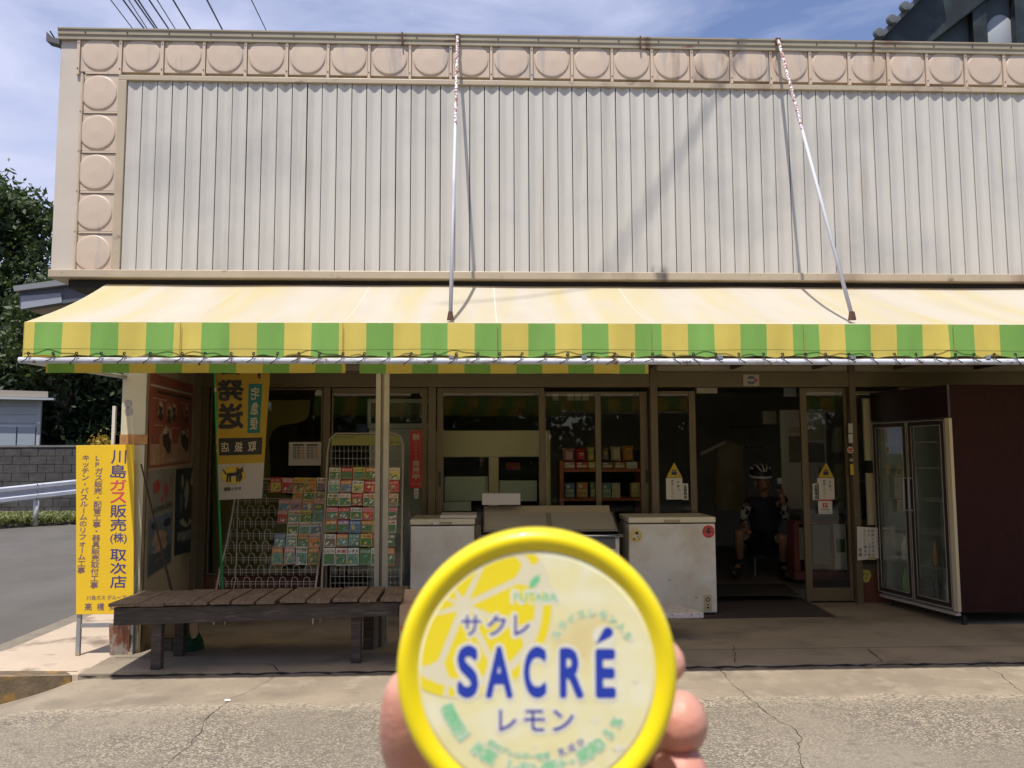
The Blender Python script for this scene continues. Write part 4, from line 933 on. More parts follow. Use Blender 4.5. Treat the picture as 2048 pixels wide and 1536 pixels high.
for dx, dz, r, mi in ((0, .025, .013, 2), (0, -.004, .016, 2), (-.02, .004, .008, 2), (.024, .0, .007, 2), (-.022, -.03, .016, 3), (.022, -.03, .016, 3)): m.lathe([(.0003, .001), (r, .001), (r, 0)], (c.x+dx, 7.9575-.0024, c.z+dz), (0, -1, 0), (1, 0, 0), 12, mi)
m.build('red_round_sticker', [inkr, M('dull_red_ink', (.40, .09, .07), .6), M('dark_red_figure', (.06, .015, .012), .6), inkp], f2)
m = MB(); a = at(1409, 1222, 7.95); b = at(1423, 1190, 7.95); m.box(a.x, b.x, 7.953, 7.959, a.z, b.z, 0)
cx = (a.x+b.x)/2; m.lathe([(.014, .0), (.018, .003), (.022, 0)], (cx, 7.9525, b.z-.045), (0, -1, 0), (1, 0, 0), 16, 1); m.box(cx-.012, cx+.012, 7.951, 7.9525, b.z-.10, b.z-.09, 1); m.box(cx-.012, cx+.012, 7.951, 7.9525, b.z-.13, b.z-.115, 1)
m.build('control_plate', [M('cream_plate', (.45, .40, .26), .5), inkk], f2)
m = MB(); 
for u, v, w_ in ((1339, 1160, .03), (1393, 1195, .025)): c = at(u, v, 7.95); m.box(c.x-w_/2, c.x+w_/2, 7.9565, 7.9595, c.z-.003, c.z+.003)
m.build('scratch', M('rust_scratch', (.12, .07, .04), .8), f2)
f1, x0, x1 = chest('chest_freezer', 'plain white chest freezer standing left of the ice cream display case', 820, 950, 1040, 7.9, 8.5, .965)
MB().box(at(866, 1050, 7.9).x, at(877, 1050, 7.9).x, 7.894, 7.8995, .915, .94).build('lid_badge', chrome, f1); MB().box(at(880, 1050, 7.9).x, at(904, 1050, 7.9).x, 7.894, 7.8995, .915, .94).build('lid_handle', MATS['tan_plastic'], f1)
# loose white lid resting on it
o = MB(); a = at(881, 1030, 8.1); o.box(a.x, a.x+.36, 8.0, 8.45, .967, .995); o.build('foam_sheet', paper, bevel=.004, label='white foam sheet lying flat on the plain chest freezer', cat='foam sheet')
# display case
dc = thing('display_freezer', 'ice cream display freezer with sliding glass top and pale back panel, between the chest freezers', 'freezer', at(1100, 1235, 8.0))
xa, xb2 = at(958, 1070, 7.9).x, at(1246, 1070, 7.9).x
MB().box(xa+.03, xb2-.03, 7.93, 8.48, .04, .78).build('cabinet', whitee, dc, bevel=.012)
m = MB(); m.tube([(xa, 7.90, .795), (xb2, 7.90, .795)], .016, 10); m.build('front_rail', chrome, dc, smooth=True)
m = MB(); m.prism([(xa+.02, 7.92, .783), (xa+.02, 7.92, .83), (xa+.02, 8.25, .99), (xa+.02, 8.46, .99), (xa+.02, 8.46, .783)], (.02, 0, 0)); m.build('side_cheek', black, dc); m = MB(); m.prism([(xb2-.04, 7.92, .783), (xb2-.04, 7.92, .83), (xb2-.04, 8.25, .99), (xb2-.04, 8.46, .99), (xb2-.04, 8.46, .783)], (.02, 0, 0)); m.build('side_cheek', black, dc)
m = MB()
for s_, e in ((xa+.045, (xa+xb2)/2+.02), ((xa+xb2)/2-.02, xb2-.045)):
    for q in (s_, e-.012): m.prism([(q, 7.93, .835), (q, 8.25, .985), (q, 8.25, .997), (q, 7.93, .847)], (.012, 0, 0))
    m.prism([(s_+.013, 7.93, .835), (s_+.013, 7.945, .842), (s_+.013, 7.945, .854), (s_+.013, 7.93, .847)], (e-s_-.026, 0, 0))
lidf = m.build('sliding_lid_frame', M('grey_plastic', (.20, .19, .16), .4), dc)
m = MB(); m.prism([(xa+.05, 7.935, .838), (xb2-.05, 7.935, .838), (xb2-.05, 8.25, .986), (xa+.05, 8.25, .986)], (0, 0, .004)); m.build('lid_glass', M('painted_lid_reflection', (.40, .38, .31), .18), lidf); MB().box(xa+.05, xb2-.05, 8.43, 8.46, .80, 1.0).build('rear_wall', M('grey_liner2', (.34, .33, .28), .6), dc)  # ceiling reflected in the lid glass is put into its opaque beige colour
MB().box(xa+.045, xb2-.045, 7.97, 8.44, .782, .80).build('inner_liner', M('grey_liner', (.30, .30, .26), .6), dc)
m = MB(); u = at(966, 1012, 8.3); u2 = at(1222, 1012, 8.3); 
m.prism([at(967, 1037, 8.27), at(1223, 1036, 8.27), at(1218, 1011, 8.40), at(968, 1012, 8.40)], (0, .03, 0)); m.build('back_panel', M('tan_panel', (.44, .37, .25), .5, nz=(3, .03)), dc, bevel=.004)
m = MB(); a = at(1195, 1072, 7.92); b = at(1231, 1090, 7.92)
m.box(at(1170, 1090, 7.92).x, at(1231, 1090, 7.92).x, 7.921, 7.9295, at(1200, 1098, 7.92).z, at(1200, 1073, 7.92).z); m.build('grille_recess', M('shadow_grey', (.13, .14, .15), .5), dc)
m = MB(); a = at(964, 1010, 8.30); b = at(1040, 986, 8.30); m.box(a.x, b.x, 8.24, 8.44, a.z+.003, b.z); m.build('white_box', M('matt_white_card', (.58, .56, .56), .7), bevel=.003, label='white cardboard box lying on top of the ice cream display freezer', cat='box')
# low stone topped table
tb = thing('low_table', 'low table with a thick rough edged white stone top in front of the doorway freezer', 'table', gz(1330, 1300))
Ytb = 6.9; zt_ = at(1410, 1237, Ytb).z
m = MB(); xr = at(1410, 1228, Ytb).x; pts = [(xr-1.3, Ytb), (xr-.03, Ytb), (xr-.005, Ytb+.02), (xr, Ytb+.05), (xr-.16, Ytb+.46), (xr-1.3, Ytb+.46)]
m.prism([(x, y, zt_) for x, y in pts], (0, 0, .045)); m.build('stone_top', M('rough_white_stone', (.58, .54, .54), .8, nz=(40, .15), bump=(60, .9), layers=[((.25, .22, .22), 45, (1, 1, 1), .56, .66)]), tb, bevel=.008)
for x in (xr-1.1, xr-.45): MB().box(x-.05, x+.05, Ytb+.10, Ytb+.22, 0, zt_-.001).build('leg', M('stone_leg', (.2, .19, .18), .8), tb)

# ------------------------------------------------------------------ things behind the glass
m = MB(); m.prism([at(u, v, 8.95) for u, v in ((425, 800), (620, 800), (619, 826), (612, 840), (594, 846), (560, 851), (545, 862), (538, 880), (539, 905), (541, 960), (560, 985), (610, 1000), (646, 1005), (646, 1165), (425, 1165))], (0, .02, 0))
m.build('olive_board', M('olive_panel', (.30, .26, .06), .7, nz=(2, .1)), label='olive green board with a curved cut-out behind the left window', cat='board')
nt_ = thing('notice', 'white notice with two orange price tables taped in the left window', 'notice', at(610, 931, 8.545))
rect(MB(), 577, 884, 643, 931, 8.545, 0, .001).build('sheet', paper, nt_)
m = MB()
for c0_ in (586, 613):
    rect(m, c0_, 888, c0_+22, 892, 8.543, 0)
    for r in range(8):
        for q in range(3): rect(m, c0_+q*8, 894+r*3.1, c0_+q*8+6.5, 895.6+r*3.1, 8.543, 0 if q < 2 else 1)
m.build('print', [M('grey_ink', (.12, .11, .10), .7), inko], nt_)
cs = thing('showcase', 'white framed refrigerated showcase inside, behind the seed rack', 'showcase', at(800, 1180, 9.3))
m = MB(); rect(m, 735, 798, 862, 806, 9.2, 0, .05); rect(m, 735, 847, 862, 857, 9.2, 0, .05); rect(m, 735, 806.2, 742, 846.8, 9.2, 0, .05); m.build('top_frame', M('dull_white_frame', (.80, .82, .76), .5), cs)
rect(MB(), 743, 807, 861, 846, 9.24, 0, .01).build('dark_window', M('dark_showcase_glass', (.03, .03, .028), .2), cs)
m = MB(); rect(m, 735, 858, 865, 1195, 9.2, 0, .6); m.build('body', M('blue_grey_body', (.80, .84, .84), .5, nz=(3, .1)), cs)
rect(MB(), 711, 848, 734, 864, 9.15, 0, .03).build('blue_tray', M('blue_plastic', (.03, .06, .2), .5), label='small blue plastic tray beside the showcase behind glass', cat='tray')
st = thing('sticker_strip', 'tall red strip advertising autumn seeds on the window stile', 'sticker', at(832, 976, 8.55))
rect(MB(), 819, 861, 845, 976, 8.555, 0, .001).build('strip', M('red_strip', (.42, .030, .022), .5), st)
m = MB(); fitpx(m, '秋', 825, 867, 840, 881, 8.553, 0, .03); vtpx(m, 'まきのタネ', 832, 882, 920, 8.553, 0, .015, .62)
for ch, v0 in (('発', 921), ('売', 934), ('中', 947)): fitpx(m, ch, 825, v0, 839, v0+12, 8.553, 0, .03)
fitpx(m, 'タキイの種', 823, 966, 842, 971, 8.553, 0, 0); m.build('lettering', MATS['cream_print'], st)
l2 = rect(MB(), 828, 977, 837, 997, 8.555, 0, .001); m = l2; vtpx(m, 'ドア', 832.5, 979, 995, 8.553, 1, .02, .9); m.build('small_label', [paper, inkk], label='small white label with black characters below the red strip', cat='sticker')
# cabinet with boxes
cb = thing('cabinet', 'cream cabinet with two openings behind the middle window', 'cabinet', at(1000, 1100, 9.0))
Yc = 8.95; m = MB()
for r_ in ((840, 861, 1098, 914), (840, 914.2, 887, 1100), (978, 914.2, 997, 1100), (1079, 914.2, 1098, 1100), (887.2, 1050, 977.8, 1100), (997.2, 1050, 1078.8, 1100)): rect(m, *r_, Yc, 0, .03)
a = at(1098.3, 1100, Yc); b = at(1113, 861, Yc); m.box(a.x, a.x+.02, Yc, Yc+.55, a.z, b.z); a2 = at(840, 861, Yc); m.box(a2.x, a.x-.001, Yc+.031, Yc+.55, b.z-.02, b.z-.001)
m.build('carcass', M('cream_cabinet', (.80, .70, .42), .55, nz=(3, .05)), cb)
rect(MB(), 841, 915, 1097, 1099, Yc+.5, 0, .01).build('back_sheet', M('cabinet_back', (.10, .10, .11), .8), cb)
foam = M('grey_green_foam', (.72, .80, .70), .8)
for i, (r_, lb) in enumerate((((889, 953, 976, 1002), 'pale foam box in the left opening of the cream cabinet'), ((999, 961, 1074, 1003), 'pale foam box in the right opening of the cream cabinet'), ((887, 1004, 942, 1022), 'smaller foam box under the left cabinet box, nearest the sliding door'))):
    rect(MB(), *r_, Yc+.08 if i < 2 else Yc-.14, 0, .12).build('foam_box', foam, bevel=.004, label=lb, cat='box', group='foam boxes behind the glass')
rect(MB(), 1012, 925, 1040, 940, Yc+.2, 0, .02).build('red_packet', M('dull_red_card', (.25, .04, .04), .6), label='small red packet lying in the right opening of the cabinet', cat='packet')
# snack shelf
Ysn = 9.1
ss = thing('snack_shelf', 'orange brown shelf unit of snacks behind the window', 'shelf', at(1200, 1080, 9.2))
osh = M('orange_shelf_paint', (.50, .14, .05), .6)
m = MB(); rect(m, 1121, 922, 1127, 1085, Ysn, 0, .35); rect(m, 1283, 922, 1289, 1085, Ysn, 0, .35); m.build('upright', osh, ss)
for v in (938, 996, 1050): rect(MB(), 1127.3, v, 1282.7, v+6, Ysn, 0, .35).build('shelf_board', osh, ss)
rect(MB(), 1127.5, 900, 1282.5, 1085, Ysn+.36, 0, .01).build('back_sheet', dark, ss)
def bag(u0, v0, u1, v1, c, c2, lb, i):
    a = at(u0, v1, Ysn); b = at(u1, v0, Ysn); w2 = (b.x-a.x); m = MB(); n_ = 6
    prof = [(0, .0), (.12, .045), (.5, .06), (.85, .04), (1, .004)]; cxx = (a.x+b.x)/2
    vs = []
    for t, d in prof:
        z = a.z+(b.z-a.z)*t; hw = w2/2*(.94 if 0 < t < 1 else 1.0); vs += [(cxx-hw, Ysn+.10, z), (cxx-hw*.6, Ysn+.10-d, z), (cxx+hw*.6, Ysn+.10-d, z), (cxx+hw, Ysn+.10, z), (cxx, Ysn+.12+d*.5, z)]
    fs = []
    for j in range(len(prof)-1):
        for k in range(5): fs.append((j*5+k, j*5+(k+1) % 5, (j+1)*5+(k+1) % 5, (j+1)*5+k))
    m.add(vs, fs, 0); b_ = Ysn+.10-.058
    m.quad((cxx-w2*.22, b_, a.z+(b.z-a.z)*.42), (cxx+w2*.22, b_, a.z+(b.z-a.z)*.42), (cxx+w2*.22, b_, a.z+(b.z-a.z)*.62), (cxx-w2*.22, b_, a.z+(b.z-a.z)*.62), 1)
    m.build('snack_bag', [M('snack_'+c, pk.get(c, (.3, .3, .05)), .35), MATS['packet_'+c2]], label=lb, cat='snack bag', group='snack bags on the shelf')
for i, (u0, v0, u1, v1, c, c2, lb) in enumerate([(1127, 898, 1151, 922, 'pink', 'white', 'pinkish red snack bag, leftmost on top of the orange shelf'), (1153, 898, 1174, 922, 'red', 'white', 'bright red snack bag, second from left on top of the orange shelf'), (1176, 896, 1191, 922, 'yellow', 'green', 'yellow snack bag beside the bright red one on the orange shelf'),
    (1204, 895, 1221, 922, 'brown', 'yellow', 'brown and yellow snack bag just right of the window stile'), (1224, 895, 1245, 922, 'cream', 'yellow', 'cream snack bag with yellow patch, second from right on top of the orange shelf'), (1248, 893, 1270, 922, 'orange', 'brown', 'orange snack bag, rightmost on top of the orange shelf')]):
    bag(u0, v0-2, u1, v1, c, c2, lb, i)
bxs = [(1128, 924, 1150, 937, 'pink', 'leftmost pink'), (1152, 924, 1175, 937, 'red', 'red'), (1177, 924, 1191, 937, 'yellow', 'yellow'), (1204, 924, 1226, 937, 'brown', 'brown'), (1229, 924, 1250, 937, 'orange', 'orange'), (1253, 924, 1275, 937, 'white', 'white'),
       (1130, 966, 1149, 995, 'blue', 'dark blue'), (1154, 965, 1175, 995, 'orange', 'orange'), (1180, 964, 1191, 995, 'green', 'green'), (1205, 966, 1222, 996, 'teal', 'pale teal'), (1224, 966, 1240, 996, 'cream', 'cream'), (1263, 966, 1284, 994, 'yellow', 'yellow')]
for i, (u0, v0, u1, v1, c, nm) in enumerate(bxs):
    m = MB(); rect(m, u0, v0, u1, v1, Ysn+.04, 0, .14); rect(m, u0+2, v0+(v1-v0)*.45, u1-2, v1-2, Ysn+.038, 1); rect(m, u0+3, v0+(v1-v0)*.15, (u0+u1)/2, v0+(v1-v0)*.35, Ysn+.038, 2)
    if v1 > 980:
        for q in range(3): rect(m, u0+3+q*(u1-u0-5)/3, v1-12, u0+1.5+(q+1)*(u1-u0-5)/3, v1-4, Ysn+.036, 0)
    m.build('snack_box', [MATS['packet_'+c], MATS['packet_cream'], MATS['packet_white']], label=f"{nm} snack box on the {'upper' if v0 < 950 else 'lower'} level of the orange shelf", cat='snack box', group='snack boxes on the shelf')
for k, u in enumerate((1105, 1135, 1150, 1165)):
    rect(MB(), u, 787, u+12, 801, 9.2, 0, .002).build('price_card', M('dim_card', (.50, .47, .36), .8), label=f'small price card high behind the sliding window, {ordn[k]} from the left', cat='card', group='price cards in the window')
# notices on the door glass
def door_notice(uc, lb, lab_u):
    t_ = thing('door_notice', lb, 'notice', at(uc, 999, 8.55))
    Yn = 8.548 if uc < 1500 else 8.545
    m = MB(); m.prism([at(uc-16, 955, Yn), at(uc+16, 955, Yn), at(uc, 925, Yn)], (0, .0012, 0)); m.build('triangle', M('yellow_warning', (.50, .36, .02), .5), t_)
    m = MB(); c = at(uc, 946, Yn); m.prism([(c.x-.03, Yn-.0015, c.z-.02), (c.x+.025, Yn-.0015, c.z-.02), (c.x+.03, Yn-.0015, c.z+.01), (c.x-.03, Yn-.0015, c.z+.01)], (0, .001, 0))
    for k in range(4): m.box(c.x-.025+k*.014, c.x-.017+k*.014, Yn-.0015, Yn-.0005, c.z+.011, c.z+.035+.008*(k % 2))
    m.build('hand_symbol', M('navy_ink', (.015, .03, .10), .6), t_)
    m = MB(); rect(m, uc-16, 956, uc+16, 999, Yn, 0, .001); m.build('sheet', paper, t_)
    m = MB(); vtpx(m, '手動で', uc+8, 960, 984, Yn-.002, 0, 0, .8); vtpx(m, '開閉ください', uc-4, 959, 997, Yn-.002, 0, 0, .9); m.build('handwriting', inkk, t_)
    m = MB(); rect(m, lab_u-5.5, 967, lab_u+5.5, 1000, Yn, 0, .001); vtpx(m, '全国発送', lab_u, 969, 998, Yn-.002, 1, .03, .95); m.build('side_label', [paper, inkk], t_)
door_notice(1348.5, 'yellow triangle and handwritten sheet on the glass left of the open doorway', 1370.5)
door_notice(1652, 'yellow triangle and handwritten sheet on the glass right of the open doorway', 1631.5)
pp = thing('payment_sticker', 'white sticker with red P emblem below the right door notice', 'sticker', at(1651, 1028, 8.548))
m = MB(); rect(m, 1637, 1002, 1664, 1028, 8.547, 0, .001); m.build('sheet', paper, pp)
m = MB(); rect(m, 1636, 999, 1665, 1001.7, 8.546, 0); rect(m, 1645.5, 1006, 1655, 1015, 8.5455, 0); m.build('emblem', inkr, pp)
m = MB(); fitpx(m, 'P', 1648.2, 1007.5, 1653.2, 1014, 8.5445, 0, .02); fitpx(m, 'PayPay', 1642, 1017, 1659, 1021.5, 8.545, 1, .01); fitpx(m, 'QRコード決済', 1639, 1023.5, 1662, 1026, 8.545, 1); m.build('lettering', [paper, inkk], pp, kind='stuff')
hs = thing('header_sticker', 'small square sticker with blue round emblem on the header beam over the doorway', 'sticker', at(1502, 772, 8.49))
rect(MB(), 1487, 749, 1518, 772, 8.494, 0, .001).build('sheet', M('cream_sticker', (.46, .42, .30), .6), hs)
m = MB(); c = at(1502.5, 760.5, 8.49); m.lathe([(.0005, .0), (.048, 0)], (c.x, 8.4925, c.z), (0, -1, 0), (1, 0, 0), 24, 0); m.box(c.x-.06, c.x+.065, 8.490, 8.4915, c.z-.012, c.z+.014, 1); m.lathe([(.0005, 0), (.018, 0)], (c.x+.05, 8.4895, c.z), (0, -1, 0), (1, 0, 0), 12, 2)
m.build('emblem', [M('slate_blue_ink', (.10, .14, .24), .6), MATS['cream_sticker'], inkp], hs)
for (r_, c_, nm, lb) in (((1697, 847, 1705, 866), paper, 'label_strip', 'upper of two white label strips on the door post'), ((1697.5, 868, 1705.5, 886), paper, 'label_strip', 'lower of two white label strips on the door post'), ((1701, 928, 1707, 950), inky, 'yellow_strip', 'narrow yellow strip sticker low on the door post')):
    rect(MB(), *r_, 8.481, 0, .0015).build(nm, c_, label=lb, cat='sticker', group='stickers on the door post')
m = MB(); c = at(1701, 900, 8.48); m.lathe([(.0005, 0), (.036, 0), (.036, -.001)], (c.x, 8.4835, c.z), (0, -1, 0), (1, 0, 0), 20, 0); m.box(c.x-.026, c.x+.026, 8.480, 8.482, c.z+.0, c.z+.018, 1); m.box(c.x-.02, c.x+.02, 8.480, 8.482, c.z-.02, c.z-.008, 1)
m.build('round_sticker', [paper, inkr], label='round white and red sticker on the door post', cat='sticker', group='stickers on the door post')
m = MB(); c = at(1703, 920, 8.48); m.box(c.x-.022, c.x+.022, 8.482, 8.4835, c.z-.02, c.z+.02, 0); fit(m, 'O', Vector((c.x-.014, 8.4805, c.z-.012)), XX, ZZ, .03, .02, 1, .03); m.build('square_sticker', [M('grey_sticker2', (.2, .2, .18), .6), paper], label='tiny grey square sticker under the round one on the door post', cat='sticker', group='stickers on the door post')
nn = thing('handwritten_notice', 'large handwritten white notice taped beside the drinks fridge', 'notice', at(1738, 1120, 8.4))
m = MB(); m.prism([at(1714, 1053, 8.42), at(1761, 1056, 8.42), at(1761, 1116, 8.42), at(1715, 1121, 8.42)], (0, .0015, 0)); m.build('sheet', paper, nn)
m = MB()
for k, (s_, u) in enumerate((('いつもありがとう', 1754), ('故障ため定休日', 1745), ('ます、しば三時', 1737), ('よろしく願ます', 1729), ('高橋', 1720))): vtpx(m, s_, u, 1058 if k < 4 else 1095, 1114, 8.4175, 0, 0, .9)
m.build('handwriting', inkk, nn); rect(MB(), 1737, 1114, 1751, 1120, 8.416, 0, .001).build('tape', MATS['tan_plastic'], nn)
m = MB(); c = at(1732, 1151, 8.545); n_ = 20
m.add([(c.x+.055*cos(2*pi*k/n_)*(1-.15*sin(2*pi*k/n_)*-1), 8.544, c.z+.062*sin(2*pi*k/n_)-(.012 if 12 < k < 18 else 0)) for k in range(n_)], [tuple(range(n_))], 0)
for dx, dz in ((-.022, .012), (.018, .010)): m.lathe([(.0005, 0), (.014, 0)], (c.x+dx, 8.5425, c.z+dz), (0, -1, 0), (1, 0, 0), 12, 1); m.lathe([(.0005, 0), (.010, 0)], (c.x+dx+.003, 8.5415, c.z+dz-.003), (0, -1, 0), (1, 0, 0), 12, 0)
m.box(c.x-.012, c.x+.012, 8.541, 8.5425, c.z-.03, c.z-.024, 1)
m.build('yellow_sticker', [M('lemon_yellow_ink', (.50, .44, .08), .6), inkk], label='round yellow sticker low on the red brown panel beside the fridge', cat='sticker')
for r_, lb in (((1731, 797, 1752, 921), 'upper cream board standing between the door post and the fridge'), ((1737, 946, 1755, 1050), 'lower cream board standing between the door post and the fridge')):
    rect(MB(), *r_, 8.50, 0, .03).build('cream_board', M('cream_board', (.42, .38, .24), .6), label=lb, cat='board', group='cream boards beside the fridge')

# inside the dark shop
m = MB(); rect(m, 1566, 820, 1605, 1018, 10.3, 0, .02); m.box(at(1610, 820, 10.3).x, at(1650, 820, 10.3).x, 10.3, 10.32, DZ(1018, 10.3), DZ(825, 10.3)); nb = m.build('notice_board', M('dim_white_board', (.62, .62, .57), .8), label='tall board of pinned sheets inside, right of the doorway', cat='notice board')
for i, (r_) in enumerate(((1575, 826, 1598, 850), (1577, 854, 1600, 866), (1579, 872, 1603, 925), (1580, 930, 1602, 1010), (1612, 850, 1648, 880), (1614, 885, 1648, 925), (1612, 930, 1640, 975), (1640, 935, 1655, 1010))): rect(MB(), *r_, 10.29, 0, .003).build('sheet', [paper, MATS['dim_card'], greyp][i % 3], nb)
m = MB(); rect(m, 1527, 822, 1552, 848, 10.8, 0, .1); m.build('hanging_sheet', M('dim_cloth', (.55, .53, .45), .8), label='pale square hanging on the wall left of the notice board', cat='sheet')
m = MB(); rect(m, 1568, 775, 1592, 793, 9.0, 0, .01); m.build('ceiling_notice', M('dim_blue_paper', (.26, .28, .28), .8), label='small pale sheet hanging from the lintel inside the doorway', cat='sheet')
wsf = thing('wall_shelf', 'dim wall shelf of bottles inside left of the seated cyclist', 'shelf', at(1500, 895, 12))
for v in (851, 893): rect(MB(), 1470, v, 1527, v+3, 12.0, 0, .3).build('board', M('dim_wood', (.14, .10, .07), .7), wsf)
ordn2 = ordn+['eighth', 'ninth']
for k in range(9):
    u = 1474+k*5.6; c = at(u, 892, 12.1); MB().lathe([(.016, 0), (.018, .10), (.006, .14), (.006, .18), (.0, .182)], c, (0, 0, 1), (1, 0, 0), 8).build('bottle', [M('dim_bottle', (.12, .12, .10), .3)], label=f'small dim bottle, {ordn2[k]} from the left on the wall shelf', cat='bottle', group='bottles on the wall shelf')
ct = thing('hanging_clothes', 'dull khaki coat hanging inside the doorway behind the freezer', 'coat', at(1455, 1010, 10.9))
m = MB(); c = at(1458, 880, 10.9)
prof = [(0, .0, .03), (.03, .10, .07), (.10, .21, .11), (.35, .20, .12), (.75, .24, .13), (.95, .23, .13)]
vs = []; 
for t, hw, dp in prof:
    for k in range(12): a_ = 2*pi*k/12; vs.append((c.x+hw*cos(a_)*(1+.08*sin(5*a_)), 10.9+dp*sin(a_), c.z-t*1.0))
m.add(vs, [(j*12+k, j*12+(k+1) % 12, (j+1)*12+(k+1) % 12, (j+1)*12+k) for j in range(5) for k in range(12)]); m.build('coat_body', M('khaki_cloth', (.24, .21, .15), .9, nz=(6, .2)), ct, smooth=True)
MB().tube([at(1402, 908, 10.8), at(1450, 884, 10.8)], .022, 6).build('coat_rail', M('dim_grey_rail', (.5, .5, .48), .5), ct)
rs = thing('magazine_stand', 'dark red stand of leaflets seen through the right door glass', 'stand', at(1640, 1160, 9.3))
m = MB()
for r_ in ((1590, 1040, 1700, 1046), (1590, 1143, 1700, 1160), (1590, 1046.3, 1598, 1142.7), (1660, 1046.3, 1668, 1142.7), (1692, 1046.3, 1700, 1142.7)): rect(m, *r_, 9.3, 0, .2)
m.build('frame', M('dull_red_wood', (.16, .045, .035), .7), rs)
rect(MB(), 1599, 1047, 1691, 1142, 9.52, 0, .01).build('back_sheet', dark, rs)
for r_, mm in (((1628, 1050, 1659, 1128), greyp), ((1671, 1048, 1691, 1140), MATS['dim_white_board']), ((1600, 1055, 1612, 1120), greyp)): rect(MB(), *r_, 9.29, 0, .004).build('leaflet', mm, rs)
rect(MB(), 1673, 1078, 1690, 1105, 9.286, 0, .002).build('green_leaflet', M('dim_green', (.05, .14, .03), .7), rs)
m = MB(); rect(m, 1601, 1030, 1700, 1040, 9.25, 0, .3); m.build('counter_slab', M('dark_counter', (.05, .045, .04), .5), rs)
# clutter on the counter behind the right door and window
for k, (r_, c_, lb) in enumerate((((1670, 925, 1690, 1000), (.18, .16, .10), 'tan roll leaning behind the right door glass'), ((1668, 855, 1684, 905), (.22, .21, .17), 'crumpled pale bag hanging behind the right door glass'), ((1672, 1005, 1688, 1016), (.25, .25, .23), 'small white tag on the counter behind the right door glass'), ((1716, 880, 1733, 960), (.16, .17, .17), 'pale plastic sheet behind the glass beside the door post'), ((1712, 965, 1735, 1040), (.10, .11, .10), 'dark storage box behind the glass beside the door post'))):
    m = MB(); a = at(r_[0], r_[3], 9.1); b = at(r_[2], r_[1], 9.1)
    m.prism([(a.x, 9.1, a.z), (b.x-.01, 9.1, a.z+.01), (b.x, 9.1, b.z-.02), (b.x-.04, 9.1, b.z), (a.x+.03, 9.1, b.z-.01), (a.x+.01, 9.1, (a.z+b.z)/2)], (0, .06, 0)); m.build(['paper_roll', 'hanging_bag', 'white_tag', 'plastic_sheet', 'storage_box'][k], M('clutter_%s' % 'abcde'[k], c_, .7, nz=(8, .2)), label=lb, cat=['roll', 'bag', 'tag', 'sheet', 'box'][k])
# mats
mt = MB(); mt.prism([gz(1380, 1237, .004), gz(1672, 1233, .004), gz(1602, 1195, .004), gz(1380, 1197, .004)], (0, 0, .010)); o = mt.build('door_mat', M('brown_mat', (.045, .030, .026), .95, nz=(40, .3)), label='dark brown door mat with pale edging at the entrance', cat='mat')
m = MB(); m.tube([gz(1380, 1197, .016), gz(1602, 1195, .016), gz(1672, 1233, .016)], .010, 6); m.build('edging', M('mat_edging', (.16, .14, .11), .8), o)
mt = MB(); mt.prism([gz(1400, 1193, .075), gz(1596, 1191, .075), gz(1570, 1168, .075), gz(1400, 1170, .075)], (0, 0, .008)); mt.build('inner_mat', M('dark_mat', (.03, .026, .02), .95), label='second dark mat lying just inside the doorway', cat='mat')

# ------------------------------------------------------------------ drinks fridge
P1 = Vector((4.43, 7.38, 0)); P2 = Vector((4.22, 8.46, 0)); fd = (P2-P1).normalized(); fn = Vector((-fd.y, fd.x, 0)); 
if fn.x > 0: fn = -fn
FL = (P2-P1).length; zb0 = at(1922, 1226, 7.38).z; zt0 = 1.90; ztop = 2.235
fg = thing('drinks_fridge', 'maroon drinks fridge with two glass doors standing side-on to the street', 'fridge', (4.8, 7.9, 0))
side = Vector((1, -.0, 0))
m = MB(); q = [P1-fn*.001, P1-fn*.001+side*1.5, P2+side*1.5, P2-fn*.001]
m.prism([p+Vector((0, 0, zb0)) for p in (P1, P1+Vector((1.35, 0, 0)), P1+Vector((1.35, .03, 0)), P1+Vector((0, .03, 0)))], (0, 0, ztop-zb0))
m.build('side_panel', maroon, fg, bevel=.004)
m = MB(); a = P1+Vector((.02, .031, 0)); b = P2+Vector((.02, 0, 0))
m.prism([p+Vector((0, 0, zb0)) for p in (a, a+Vector((1.3, 0, 0)), b+Vector((1.2, 0, 0)), b)], (0, 0, .03)); m.prism([p+Vector((0, 0, ztop-.04)) for p in (a, a+Vector((1.3, 0, 0)), b+Vector((1.2, 0, 0)), b)], (0, 0, .04))
m.prism([p+Vector((0, 0, zb0+.031)) for p in (a+Vector((.65, 0, 0)), a+Vector((.68, 0, 0)), b+Vector((.68, 0, 0)), b+Vector((.65, 0, 0)))], (0, 0, ztop-zb0-.072))
m.prism([p+Vector((0, 0, zb0+.031)) for p in (b+Vector((0, -.03, 0)), b+Vector((.64, -.03, 0)), b+Vector((.64, 0, 0)), b)], (0, 0, ztop-zb0-.072))
m.build('inner_case', M('fridge_liner', (.32, .34, .32), .6), fg)
def FP(s, z, d=0): p = P1+fd*(s*FL)+fn*d; return Vector((p.x, p.y, z))
def fbar(m, s0, s1, z0, z1, d0, d1, mi=0): m.prism([FP(s0, z0, d0), FP(s1, z0, d0), FP(s1, z0, d1), FP(s0, z0, d1)], (0, 0, z1-z0), mi)
m = MB(); fbar(m, 0, 1, zt0+.03, ztop, 0.001, .03); m.build('header', M('black_maroon_header', (.02, .010, .012), .3), fg)
m = MB(); fbar(m, -.01, .045, zb0+.01, zt0+.02, .001, .035); m.build('corner_strip', M('ivory_strip', (.48, .43, .31), .5), fg, bevel=.003)
